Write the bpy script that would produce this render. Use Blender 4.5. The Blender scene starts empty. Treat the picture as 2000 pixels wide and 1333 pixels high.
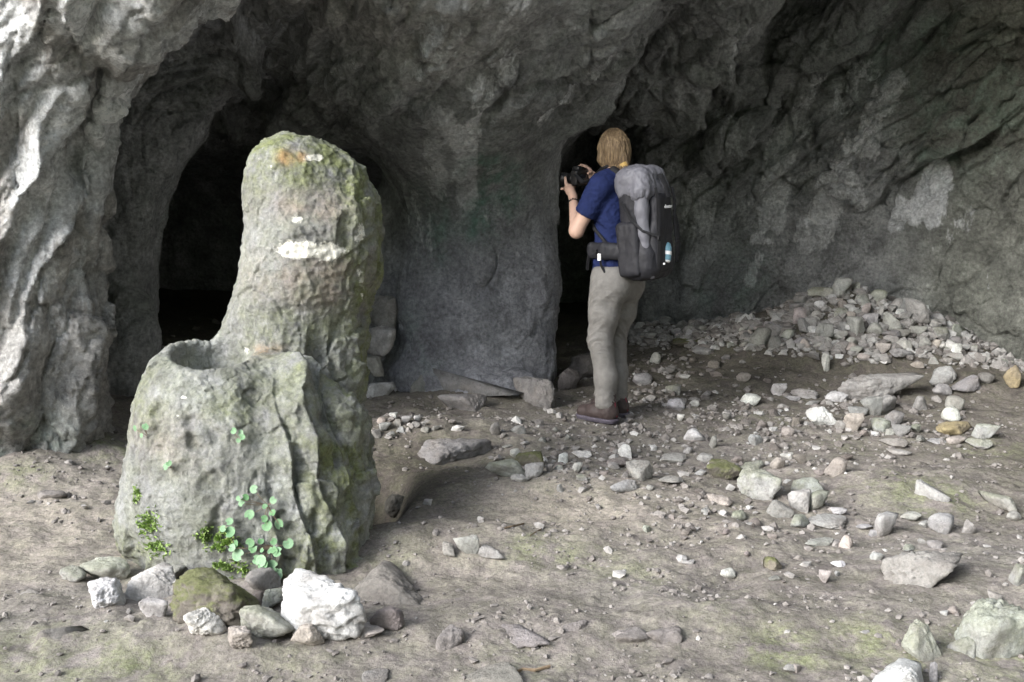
import bpy, bmesh, math, random
import numpy as np
import openvdb
from mathutils import Vector, Matrix

random.seed(7)
rng = np.random.default_rng(11)
SC = bpy.context.scene
COL = SC.collection
R = math.radians

# ------------------------------------------------------------------ camera, sky, sun, exposure
CAM_Z, PITCH, FPX = 1.5, R(9.5), 2100.0
cam_d = bpy.data.cameras.new('camera')
cam_d.sensor_width = 36.0
cam_d.lens = 36.0 * FPX / 2000.0
cam_d.clip_start = 0.05
cam_d.clip_end = 400
cam = bpy.data.objects.new('camera', cam_d)
cam.location = (0, 0, CAM_Z)
cam.rotation_euler = (R(90) - PITCH, 0, 0)
COL.objects.link(cam)
SC.camera = cam

SUN_DIR = Vector((-0.76, -0.60, 0.54)).normalized()        # from the scene towards the light
world = bpy.data.worlds.new('World')
SC.world = world
world.use_nodes = True
wn = world.node_tree
wn.nodes.clear()
w_out = wn.nodes.new('ShaderNodeOutputWorld')
w_bg = wn.nodes.new('ShaderNodeBackground')
w_hs = wn.nodes.new('ShaderNodeHueSaturation')
w_sky = wn.nodes.new('ShaderNodeTexSky')
w_sky.sky_type = 'NISHITA'
w_sky.sun_disc = False
w_sky.sun_elevation = math.asin(SUN_DIR.z)
w_sky.sun_rotation = math.atan2(SUN_DIR.x, SUN_DIR.y)
w_sky.air_density = 1.0
w_sky.dust_density = 1.5
w_hs.inputs['Saturation'].default_value = 0.55
w_bg.inputs['Strength'].default_value = 0.15
wn.links.new(w_sky.outputs[0], w_hs.inputs['Color'])
wn.links.new(w_hs.outputs[0], w_bg.inputs['Color'])
wn.links.new(w_bg.outputs[0], w_out.inputs['Surface'])

sun_d = bpy.data.lights.new('sun', 'SUN')
sun_d.energy = 1.5
sun_d.angle = R(30)
sun_d.color = (1.0, 0.998, 0.99)
sun = bpy.data.objects.new('sun', sun_d)
sun.rotation_euler = (-SUN_DIR).to_track_quat('-Z', 'Y').to_euler()
sun.location = (-8, -6, 9)
COL.objects.link(sun)

SC.view_settings.view_transform = 'Standard'
SC.view_settings.look = 'None'
SC.view_settings.gamma = 1.0
SC.view_settings.exposure = 1.92
SC.view_settings.use_curve_mapping = False
SC.render.engine = 'CYCLES'
SC.cycles.use_denoising = True
SC.cycles.max_bounces = 8
SC.cycles.diffuse_bounces = 5

# ------------------------------------------------------------------ geometry of the view (only to measure the photograph)
_cp, _sp = math.cos(PITCH), math.sin(PITCH)


def ray(px, py):
    u, v = (px - 1000) / FPX, (666.5 - py) / FPX
    return np.array([u, _cp + v * _sp, -_sp + v * _cp])


def P(px, py, Y):
    d = ray(px, py)
    t = Y / d[1]
    return (d[0] * t, Y, CAM_Z + d[2] * t)


def project(p):
    x, y, z = p[:, 0], p[:, 1], p[:, 2] - CAM_Z
    dep = y * _cp - z * _sp
    up = y * _sp + z * _cp
    dep = np.where(np.abs(dep) < 1e-3, 1e-3, dep)
    return 1000 + FPX * x / dep, 666.5 - FPX * up / dep, dep


# ------------------------------------------------------------------ noise
_perm = np.random.default_rng(3).permutation(256).astype(np.int32)
_perm = np.concatenate([_perm, _perm])
_g = np.random.default_rng(4).normal(size=(256, 3)).astype(np.float32)
_g /= np.linalg.norm(_g, axis=1, keepdims=True)


def perlin(p):
    p = np.asarray(p, np.float32)
    i = np.floor(p).astype(np.int32)
    f = p - i
    i &= 255
    u = f * f * f * (f * (f * 6 - 15) + 10)
    out = np.zeros(len(p), np.float32)
    for dx in (0, 1):
        wx = u[:, 0] if dx else 1 - u[:, 0]
        a = _perm[(i[:, 0] + dx) & 255]
        for dy in (0, 1):
            wy = u[:, 1] if dy else 1 - u[:, 1]
            b = _perm[(a + i[:, 1] + dy) & 255]
            for dz in (0, 1):
                wz = u[:, 2] if dz else 1 - u[:, 2]
                g = _g[_perm[(b + i[:, 2] + dz) & 255]]
                out += wx * wy * wz * (g[:, 0] * (f[:, 0] - dx) + g[:, 1] * (f[:, 1] - dy) + g[:, 2] * (f[:, 2] - dz))
    return out * 1.6


def fbm(p, octv=4, gain=0.5, lac=2.03, ridged=False):
    p = np.asarray(p, np.float32)
    s, a, o = 0.0, 1.0, 0.0
    for k in range(octv):
        n = perlin(p + k * 17.3)
        if ridged:
            n = 1 - 2 * np.abs(n)
        s = s + a * n
        o += a
        a *= gain
        p = p * lac
    return s / o


_r1 = np.random.default_rng(5).random((256, 7)).astype(np.float32)


def facets(p):
    """broken-rock relief: every cell is a small tilted plane; returns height and distance to the crack between cells"""
    p = np.asarray(p, np.float32)
    i = np.floor(p).astype(np.int32)
    n = len(p)
    best = np.full(n, 9.0, np.float32)
    sec = np.full(n, 9.0, np.float32)
    hid = np.zeros(n, np.int32)
    bc = np.zeros((n, 3), np.float32)
    for dx in (-1, 0, 1):
        a = _perm[(i[:, 0] + dx) & 255]
        for dy in (-1, 0, 1):
            b = _perm[(a + i[:, 1] + dy) & 255]
            for dz in (-1, 0, 1):
                h = _perm[(b + i[:, 2] + dz) & 255]
                c = i + np.array([dx, dy, dz]) + 0.15 + 0.7 * _r1[h, :3]
                d = ((p - c) ** 2).sum(1)
                m = d < best
                sec = np.where(m, best, np.minimum(sec, d))
                best = np.where(m, d, best)
                hid = np.where(m, h, hid)
                bc[m] = c[m]
    v = _r1[hid, 3:6] - 0.5
    return ((p - bc) * v).sum(1) * 1.6 + (_r1[hid, 6] - .5) * 0.55, np.sqrt(sec) - np.sqrt(best)


def sstep(a, b, x):
    t = np.clip((x - a) / (b - a), 0, 1)
    return t * t * (3 - 2 * t)


# ------------------------------------------------------------------ distance fields
def smin(a, b, k):
    if k <= 0:
        return np.minimum(a, b)
    h = np.maximum(k - np.abs(a - b), 0) / k
    return np.minimum(a, b) - h * h * k * 0.25


def smax(a, b, k):
    return -smin(-a, -b, k)


def seg(X, Y, Z, a, b):
    """tapered capsule between a and b (x, y, z, r)"""
    ax, ay, az, ar = a
    bx, by, bz, br = b
    dx, dy, dz = bx - ax, by - ay, bz - az
    L = dx * dx + dy * dy + dz * dz + 1e-9
    t = np.clip(((X - ax) * dx + (Y - ay) * dy + (Z - az) * dz) / L, 0, 1)
    return np.sqrt((X - ax - t * dx) ** 2 + (Y - ay - t * dy) ** 2 + (Z - az - t * dz) ** 2) - (ar + t * (br - ar))


class Grid:
    def __init__(s, lo, hi, h, fill=1.0):
        s.lo = np.array(lo, float)
        s.h = h
        s.n = np.ceil((np.array(hi, float) - s.lo) / h).astype(int) + 1
        s.a = np.full(s.n, fill, np.float32)
        s.ax = [(s.lo[i] + h * np.arange(s.n[i])).astype(np.float32) for i in range(3)]

    def block(s, lo, hi):
        sl = []
        for i in range(3):
            a = int(max(0, math.floor((lo[i] - s.lo[i]) / s.h)))
            b = int(min(s.n[i], math.ceil((hi[i] - s.lo[i]) / s.h) + 1))
            sl.append(slice(a, max(a, b)))
        X = s.ax[0][sl[0]][:, None, None]
        Y = s.ax[1][sl[1]][None, :, None]
        Z = s.ax[2][sl[2]][None, None, :]
        return tuple(sl), X, Y, Z

    def full(s):
        return s.ax[0][:, None, None], s.ax[1][None, :, None], s.ax[2][None, None, :]

    def chain(s, pts, k=0.05, neg=False, m=None):
        """union (or, with neg, carve out) a chain of tapered capsules"""
        pts = [tuple(map(float, p)) for p in pts]
        if len(pts) == 1:
            pts = pts * 2
        for a, b in zip(pts[:-1], pts[1:]):
            r = max(a[3], b[3]) + (m if m is not None else k + 3 * s.h)
            lo = [min(a[i], b[i]) - r for i in range(3)]
            hi = [max(a[i], b[i]) + r for i in range(3)]
            sl, X, Y, Z = s.block(lo, hi)
            if 0 in s.a[sl].shape:
                continue
            d = seg(X, Y, Z, a, b)
            s.a[sl] = smax(s.a[sl], -d, k) if neg else smin(s.a[sl], d, k)

    def ell(s, c, r, rot=None, k=0.05, neg=False):
        """ellipsoid with centre c, radii r and a rotation matrix"""
        m = max(r) + k + 3 * s.h
        sl, X, Y, Z = s.block([c[i] - m for i in range(3)], [c[i] + m for i in range(3)])
        if 0 in s.a[sl].shape:
            return
        X, Y, Z = X - c[0], Y - c[1], Z - c[2]
        if rot is not None:
            M = np.array(rot.to_3x3().inverted())
            X, Y, Z = (M[i][0] * X + M[i][1] * Y + M[i][2] * Z for i in range(3))
        q = np.sqrt((X / r[0]) ** 2 + (Y / r[1]) ** 2 + (Z / r[2]) ** 2)
        d = (q - 1) * min(r)
        s.a[sl] = smax(s.a[sl], -d, k) if neg else smin(s.a[sl], d, k)

    def rbox(s, c, half, rad, rot=None, k=0.02, neg=False):
        m = math.sqrt(sum(v * v for v in half)) + k + 3 * s.h
        sl, X, Y, Z = s.block([c[i] - m for i in range(3)], [c[i] + m for i in range(3)])
        X, Y, Z = X - c[0], Y - c[1], Z - c[2]
        if rot is not None:
            M = np.array(rot.to_3x3().inverted())
            X, Y, Z = (M[i][0] * X + M[i][1] * Y + M[i][2] * Z for i in range(3))
        qx, qy, qz = np.abs(X) - half[0] + rad, np.abs(Y) - half[1] + rad, np.abs(Z) - half[2] + rad
        d = np.sqrt(np.maximum(qx, 0) ** 2 + np.maximum(qy, 0) ** 2 + np.maximum(qz, 0) ** 2) + np.minimum(np.maximum(np.maximum(qx, qy), qz), 0) - rad
        s.a[sl] = smax(s.a[sl], -d, k) if neg else smin(s.a[sl], d, k)

    def sample(s, p):
        q = (np.asarray(p, float) - s.lo) / s.h
        i = np.clip(np.floor(q).astype(int), 0, s.n - 2)
        f = np.clip(q - i, 0, 1)
        o = 0
        for dx in (0, 1):
            for dy in (0, 1):
                for dz in (0, 1):
                    w = (f[:, 0] if dx else 1 - f[:, 0]) * (f[:, 1] if dy else 1 - f[:, 1]) * (f[:, 2] if dz else 1 - f[:, 2])
                    o = o + w * s.a[i[:, 0] + dx, i[:, 1] + dy, i[:, 2] + dz]
        return o

    def mesh(s, iso=0.0):
        g = openvdb.FloatGrid(background=float(3 * s.h))
        g.copyFromArray(np.clip(s.a, -3 * s.h, 3 * s.h).astype(np.float32))
        pts, quads = g.convertToQuads(iso)
        return np.asarray(pts, np.float64) * s.h + s.lo, np.asarray(quads)


def raw_mesh(name, V, F):
    me = bpy.data.meshes.new(name)
    V = np.asarray(V, np.float32)
    F = np.asarray(F, np.int32)
    n = F.shape[1]
    me.vertices.add(len(V))
    me.vertices.foreach_set('co', V.ravel())
    me.loops.add(F.size)
    me.loops.foreach_set('vertex_index', F.ravel())
    me.polygons.add(len(F))
    me.polygons.foreach_set('loop_start', np.arange(0, F.size, n, dtype=np.int32))
    me.polygons.foreach_set('use_smooth', np.ones(len(F), bool))
    me.update(calc_edges=True)
    me.validate()
    return me


def compact(V, F):
    u, inv = np.unique(F.ravel(), return_inverse=True)
    return V[u], inv.reshape(F.shape)


def subdiv(V, F, levels):
    """Catmull-Clark through the modifier; returns numpy vertices, faces, normals"""
    me = raw_mesh('tmp', V, F)
    ob = bpy.data.objects.new('tmp', me)
    COL.objects.link(ob)
    if levels:
        m = ob.modifiers.new('s', 'SUBSURF')
        m.levels = levels
        m.render_levels = levels
        m.boundary_smooth = 'ALL'
    dg = bpy.context.evaluated_depsgraph_get()
    ev = ob.evaluated_get(dg)
    m2 = ev.to_mesh()
    co = np.empty(len(m2.vertices) * 3, np.float32)
    m2.vertices.foreach_get('co', co)
    no = np.empty(len(m2.vertices) * 3, np.float32)
    m2.vertex_normals.foreach_get('vector', no)
    fi = np.empty(len(m2.loops), np.int32)
    m2.loops.foreach_get('vertex_index', fi)
    ev.to_mesh_clear()
    bpy.data.objects.remove(ob)
    bpy.data.meshes.remove(me)
    k = F.shape[1] if levels == 0 else 4
    return co.reshape(-1, 3), fi.reshape(-1, k), no.reshape(-1, 3)


def normals_of(V, F):
    a, b, c = V[F[:, 0]], V[F[:, 1]], V[F[:, 2]]
    n = np.cross(b - a, c - a)
    if F.shape[1] == 4:
        n = n + np.cross(c - a, V[F[:, 3]] - a)
    N = np.zeros_like(V)
    for k in range(F.shape[1]):
        np.add.at(N, F[:, k], n)
    return N / (np.linalg.norm(N, axis=1, keepdims=True) + 1e-12)


def link(name, me, mat=None, parent=None, **props):
    ob = bpy.data.objects.new(name, me)
    COL.objects.link(ob)
    if mat is not None and me is not None and hasattr(me, 'materials') and not me.materials:
        me.materials.append(mat)
    if parent is not None:
        ob.parent = parent
    for k, v in props.items():
        if v is not None:
            ob[k] = v
    return ob


def fattr(me, name, vals):
    a = me.attributes.new(name, 'FLOAT', 'POINT')
    a.data.foreach_set('value', np.asarray(vals, np.float32))


# ------------------------------------------------------------------ materials
class NT:
    def __init__(s, name):
        s.m = bpy.data.materials.new(name)
        s.m.use_nodes = True
        s.t = s.m.node_tree
        s.t.nodes.clear()
        s.out = s.t.nodes.new('ShaderNodeOutputMaterial')
        s.b = s.t.nodes.new('ShaderNodeBsdfPrincipled')
        s.t.links.new(s.b.outputs[0], s.out.inputs[0])
        s.b.inputs['Specular IOR Level'].default_value = 0.25

    def n(s, typ, **kw):
        nd = s.t.nodes.new(typ)
        for k, v in kw.items():
            setattr(nd, k, v)
        return nd

    def put(s, sock, v):
        if isinstance(v, bpy.types.NodeSocket):
            s.t.links.new(v, sock)
        elif isinstance(v, (tuple, list)):
            sock.default_value = (*v, 1.0) if len(v) == 3 and sock.type == 'RGBA' else tuple(v)
        else:
            sock.default_value = v

    def pos(s, kind='Object'):
        return s.n('ShaderNodeTexCoord').outputs[kind]

    def mapping(s, vec, scale=(1, 1, 1), rot=(0, 0, 0)):
        m = s.n('ShaderNodeMapping')
        s.put(m.inputs['Vector'], vec)
        m.inputs['Scale'].default_value = scale
        m.inputs['Rotation'].default_value = rot
        return m.outputs[0]

    def noise(s, vec, scale, detail=4, rough=0.55, dist=0.0, out=0):
        nd = s.n('ShaderNodeTexNoise')
        s.put(nd.inputs['Vector'], vec)
        nd.inputs['Scale'].default_value = scale
        nd.inputs['Detail'].default_value = detail
        nd.inputs['Roughness'].default_value = rough
        nd.inputs['Distortion'].default_value = dist
        return nd.outputs[out]

    def voro(s, vec, scale, feature='F1', out=0):
        nd = s.n('ShaderNodeTexVoronoi', feature=feature)
        s.put(nd.inputs['Vector'], vec)
        nd.inputs['Scale'].default_value = scale
        return nd.outputs[out]

    def ramp(s, fac, stops):
        nd = s.n('ShaderNodeValToRGB')
        s.put(nd.inputs[0], fac)
        e = nd.color_ramp.elements
        while len(e) < len(stops):
            e.new(0.5)
        for el, (p, c) in zip(e, stops):
            el.position = p
            el.color = (c, c, c, 1) if isinstance(c, (int, float)) else (*c, 1)
        return nd.outputs[0]

    def mix(s, fac, a, b, mode='MIX'):
        nd = s.n('ShaderNodeMix', data_type='RGBA', blend_type=mode)
        s.put(nd.inputs[0], fac)
        s.put(nd.inputs[6], a)
        s.put(nd.inputs[7], b)
        return nd.outputs[2]

    def math(s, op, a, b=0.0, clamp=False):
        nd = s.n('ShaderNodeMath', operation=op, use_clamp=clamp)
        s.put(nd.inputs[0], a)
        s.put(nd.inputs[1], b)
        return nd.outputs[0]

    def attr(s, name):
        return s.n('ShaderNodeAttribute', attribute_name=name).outputs['Fac']

    def bump(s, h, strength=0.5, dist=0.02, normal=None):
        nd = s.n('ShaderNodeBump')
        nd.inputs['Strength'].default_value = strength
        nd.inputs['Distance'].default_value = dist
        s.put(nd.inputs['Height'], h)
        if normal is not None:
            s.put(nd.inputs['Normal'], normal)
        return nd.outputs[0]

    def done(s, color, rough=0.9, normal=None):
        s.put(s.b.inputs['Base Color'], color)
        s.put(s.b.inputs['Roughness'], rough)
        if normal is not None:
            s.put(s.b.inputs['Normal'], normal)
        return s.m


def mat_cave():
    t = NT('cave_rock')
    p = t.pos()
    big = t.noise(p, 0.9, 6, 0.6, 0.4)
    med = t.noise(p, 5.0, 8, 0.65, 0.3)
    fine = t.noise(p, 38.0, 6, 0.7)
    base = t.ramp(big, [(0.30, (0.30, 0.303, 0.303)), (0.5, (0.43, 0.438, 0.442)), (0.7, (0.52, 0.53, 0.535))])
    base = t.mix(t.math('MULTIPLY', t.ramp(t.noise(p, 1.7, 5, 0.6), [(0.5, 0.0), (0.68, 1.0)]), 0.5), base, (0.22, 0.25, 0.215))
    base = t.mix(t.attr('olive'), base, t.mix(med, (0.15, 0.153, 0.13), (0.30, 0.307, 0.265)))
    base = t.mix(t.attr('violet'), base, (0.36, 0.365, 0.405))
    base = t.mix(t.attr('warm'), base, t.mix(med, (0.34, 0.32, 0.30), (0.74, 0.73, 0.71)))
    pf = t.ramp(t.math('ADD', t.attr('pale'), t.math('MULTIPLY', t.math('SUBTRACT', t.noise(t.mapping(p, (1, 1, .28)), 13.0, 8, .75), 0.5), 1.5)), [(0.36, 0.0), (0.46, 0.65), (0.66, 1.0)])
    base = t.mix(pf, base, t.mix(fine, (0.66, 0.675, 0.685), (0.90, 0.91, 0.91)))
    gf = t.math('MULTIPLY', t.attr('green'), t.ramp(med, [(0.42, 0.0), (0.6, 1.0)]))
    base = t.mix(gf, base, (0.12, 0.22, 0.17))
    var = t.ramp(med, [(0.25, 0.5), (0.5, 0.95), (0.75, 1.45)])
    base = t.mix(1.0, base, var, 'MULTIPLY')
    sp = t.ramp(fine, [(0.28, 0.5), (0.5, 0.98), (0.72, 1.5)])
    base = t.mix(1.0, base, sp, 'MULTIPLY')
    n1 = t.bump(t.noise(p, 12.0, 9, 0.74, 0.4), 1.0, 0.08)
    n2 = t.bump(fine, 0.8, 0.025, n1)
    return t.done(base, 0.88, n2)


def mat_ground():
    t = NT('cave_soil')
    p = t.pos()
    big = t.noise(p, 0.8, 5, 0.6)
    med = t.noise(p, 7.0, 8, 0.65)
    fine = t.noise(p, 60.0, 6, 0.75)
    base = t.ramp(big, [(0.3, (0.150, 0.132, 0.121)), (0.55, (0.200, 0.179, 0.166)), (0.75, (0.235, 0.216, 0.203))])
    base = t.mix(t.attr('sand_and_light'), base, (0.31, 0.275, 0.238))
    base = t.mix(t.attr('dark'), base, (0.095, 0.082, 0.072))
    base = t.mix(1.0, base, t.ramp(med, [(0.25, 0.58), (0.5, 1.0), (0.78, 1.3)]), 'MULTIPLY')
    mf = t.math('MULTIPLY', t.attr('moss'), t.ramp(t.noise(p, 11.0, 8, 0.75), [(0.40, 0.0), (0.60, 1.0)]))
    base = t.mix(mf, base, t.mix(fine, (0.12, 0.14, 0.065), (0.26, 0.28, 0.15)))
    base = t.mix(t.attr('unseen_green'), base, (0.05, 0.075, 0.025))
    sp = t.ramp(fine, [(0.28, 0.5), (0.5, 1.0), (0.72, 1.5)])
    base = t.mix(1.0, base, sp, 'MULTIPLY')
    grit = t.ramp(t.voro(p, 90.0), [(0.05, 1.0), (0.16, 0.0)])
    gm = t.ramp(t.noise(p, 3.0, 4), [(0.45, 0.0), (0.6, 0.8)])
    base = t.mix(t.math('MULTIPLY', grit, gm), base, (0.48, 0.45, 0.41))
    n1 = t.bump(t.noise(p, 22.0, 8, 0.7), 0.55, 0.03)
    n2 = t.bump(fine, 0.45, 0.008, n1)
    n3 = t.bump(grit, 0.5, 0.006, n2)
    return t.done(base, 0.95, n3)


def mat_stalagmite():
    t = NT('mossy_limestone')
    p = t.pos()
    big = t.noise(p, 3.0, 7, 0.65, 0.3)
    med = t.noise(p, 14.0, 8, 0.7)
    fine = t.noise(p, 85.0, 6, 0.75)
    base = t.ramp(big, [(0.3, (0.185, 0.183, 0.176)), (0.5, (0.265, 0.268, 0.262)), (0.7, (0.37, 0.38, 0.375))])
    base = t.mix(t.math('MULTIPLY', t.attr('rose'), t.ramp(t.noise(p, 6.0, 6, 0.65), [(0.35, 0.0), (0.65, 1.0)])), base, (0.31, 0.24, 0.205))
    mf = t.math('MULTIPLY', t.attr('moss'), t.ramp(t.noise(p, 10.0, 9, 0.75), [(0.36, 0.0), (0.60, 1.0)]))
    base = t.mix(mf, base, t.mix(fine, (0.11, 0.13, 0.055), (0.26, 0.28, 0.14)))
    base = t.mix(1.0, base, t.ramp(med, [(0.28, 0.62), (0.5, 1.0), (0.75, 1.28)]), 'MULTIPLY')
    wf = t.ramp(t.math('ADD', t.attr('white'), t.math('MULTIPLY', t.math('SUBTRACT', t.noise(p, 17.0, 8, 0.75), 0.5), 1.7)), [(0.50, 0.0), (0.62, 1.0)])
    base = t.mix(wf, base, t.mix(big, (0.74, 0.72, 0.60), (0.86, 0.85, 0.80)))
    of = t.math('MULTIPLY', t.attr('ochre'), t.ramp(med, [(0.35, 0.0), (0.6, 1.0)]))
    base = t.mix(of, base, (0.42, 0.25, 0.12))
    sp = t.ramp(fine, [(0.28, 0.68), (0.5, 1.0), (0.72, 1.3)])
    base = t.mix(1.0, base, sp, 'MULTIPLY')
    n1 = t.bump(t.noise(p, 26.0, 9, 0.72, 0.4), 0.85, 0.028)
    n2 = t.bump(fine, 0.7, 0.008, n1)
    return t.done(base, 0.92, n2)


def mat_stone(name='limestone', moss=0.0, mosscol=((0.16, 0.17, 0.04), (0.34, 0.34, 0.10))):
    t = NT(name)
    p = t.pos()
    oi = t.n('ShaderNodeObjectInfo')
    vec = t.n('ShaderNodeVectorMath', operation='ADD')
    t.put(vec.inputs[0], t.n('ShaderNodeNewGeometry').outputs['Position'])
    t.put(vec.inputs[1], oi.outputs['Random'])
    q = vec.outputs[0]
    med = t.noise(q, 16.0, 8, 0.68)
    fine = t.noise(q, 80.0, 6, 0.75)
    col = t.mix(1.0, oi.outputs['Color'], t.ramp(med, [(0.25, 0.5), (0.5, 0.98), (0.75, 1.25)]), 'MULTIPLY')
    col = t.mix(t.ramp(t.noise(q, 7.0, 6, 0.6), [(0.45, 0.0), (0.72, 0.7)]), col, (0.22, 0.195, 0.175))
    if moss:
        up = t.n('ShaderNodeSeparateXYZ')
        t.put(up.inputs[0], t.n('ShaderNodeNewGeometry').outputs['Normal'])
        mf = t.math('MULTIPLY', t.ramp(t.math('ADD', t.noise(q, 12.0, 8, 0.7), t.math('MULTIPLY', up.outputs[2], 0.18)), [(0.46, 0.0), (0.66, 1.0)]), moss)
        col = t.mix(mf, col, t.mix(fine, mosscol[0], mosscol[1]))
    col = t.mix(1.0, col, t.ramp(fine, [(0.3, 0.74), (0.5, 1.0), (0.7, 1.18)]), 'MULTIPLY')
    n1 = t.bump(t.noise(q, 24.0, 9, 0.74), 0.9, 0.03)
    n2 = t.bump(fine, 0.5, 0.005, n1)
    return t.done(col, 0.92, n2)


def mat_plain(name, col, rough=0.6, var=0.15, scale=40.0, bump=0.2, dist=0.003, spec=0.25, weave=0.0):
    t = NT(name)
    p = t.pos()
    nz = t.noise(p, scale, 6, 0.6)
    c = t.mix(1.0, col, t.ramp(nz, [(0.3, 1 - var), (0.7, 1 + var)]), 'MULTIPLY')
    t.b.inputs['Specular IOR Level'].default_value = spec
    n = t.bump(nz, bump, dist)
    if weave:
        n = t.bump(t.noise(p, 400.0, 2, 0.5), weave, 0.001, n)
    return t.done(c, rough, n)


M_CAVE = mat_cave()
M_SOIL = mat_ground()
M_STAL = mat_stalagmite()
M_STONE = mat_stone()
M_MOSSY = mat_stone('mossy_limestone_block', 0.8, ((0.085, 0.10, 0.035), (0.20, 0.215, 0.085)))
M_LICHEN = mat_stone('green_stained_limestone', 0.5, ((0.17, 0.185, 0.11), (0.28, 0.30, 0.20)))

# ------------------------------------------------------------------ ground
_pits = [  # px, py, flat-ground radius x, y, height
]


def flat(px, py, z=0.0):
    d = ray(px, py)
    t = (z - CAM_Z) / d[2]
    return d[0] * t, d[1] * t


def gauss(x, y, cx, cy, sx, sy):
    return np.exp(-((x - cx) / sx) ** 2 - ((y - cy) / sy) ** 2)


def ground_low(x, y):
    """the broad shape of the cave floor"""
    z = 0.12 * sstep(6.9, 8.8, y) * sstep(-0.5, 1.5, x)
    z = z + 0.06 * sstep(6.75, 7.15, y + 0.15 * np.sin(x * 2.1)) * sstep(1.0, 2.0, x) * (1 - sstep(3.4, 3.9, x))
    z = z + 0.20 * sstep(-1.55, -2.3, x) * sstep(4.2, 5.2, y)
    z = z + 0.07 * gauss(x, y, 0.25, 4.75, 0.65, 0.42)                  # sandy hump
    z = z - 0.38 * np.exp(-(((x + 0.66) / 0.16) ** 2 + ((y - 4.66) / 0.36) ** 2) ** 1.5)   # hollow beside the stalagmite
    z = z + 0.09 * gauss(x, y, -0.42, 4.05, 0.5, 0.20)                  # ledge before the hollow
    z = z + 0.10 * gauss(x, y, -0.5, 5.75, 0.7, 0.30)
    z = z + 0.07 * gauss(x, y, 1.78, 4.85, 0.35, 0.30)
    z = z + 0.04 * gauss(x, y, 0.4, 3.35, 0.8, 0.20) + 0.05 * gauss(x, y, -1.2, 3.2, 0.6, 0.18)
    z = z + 0.05 * gauss(x, y, 1.9, 3.6, 0.6, 0.35)
    z = z + 0.05 * gauss(x, y, -0.25, 6.65, 0.8, 0.35)                  # apron at the pillar's foot
    # rubble heap: a cone of soil and stones against the back wall
    r = np.sqrt(((x - 2.50) / 1.30) ** 2 + ((y - 8.05) / 0.85) ** 2)
    z = z + 0.42 * np.maximum(0, 1 - r) ** 1.1
    # unseen slope added behind the viewpoint, shaped to block low sky light
    z = z + 0.95 * np.maximum(0, -0.78 * y + 0.62 * x - 3.6) * sstep(-1.0, -3.5, y)
    return z


def ground_z(x, y):
    x = np.atleast_1d(np.asarray(x, float))
    y = np.atleast_1d(np.asarray(y, float))
    p = np.stack([x, y, np.zeros_like(x)], 1)
    z = ground_low(x, y)
    z = z + 0.045 * fbm(p * 1.3, 3)
    q = p.copy()
    q[:, 0] += 0.3 * q[:, 1]
    rg = fbm(q * np.array([2.6, 3.4, 1]), 4, 0.5, ridged=True)
    z = z + 0.012 * np.maximum(rg - 0.1, 0)
    z = z + 0.028 * fbm(p * 4.6 + 9, 3, 0.55)
    return z


def ground_hit(px, py):
    d = ray(px, py)
    o = np.array([0, 0, CAM_Z])
    ts = np.linspace(2.0, 14.0, 1600)
    q = o + ts[:, None] * d
    h = q[:, 2] - ground_z(q[:, 0], q[:, 1])
    k = np.argmax(h < 0)
    return q[k] if h[k] < 0 else q[-1]


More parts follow.
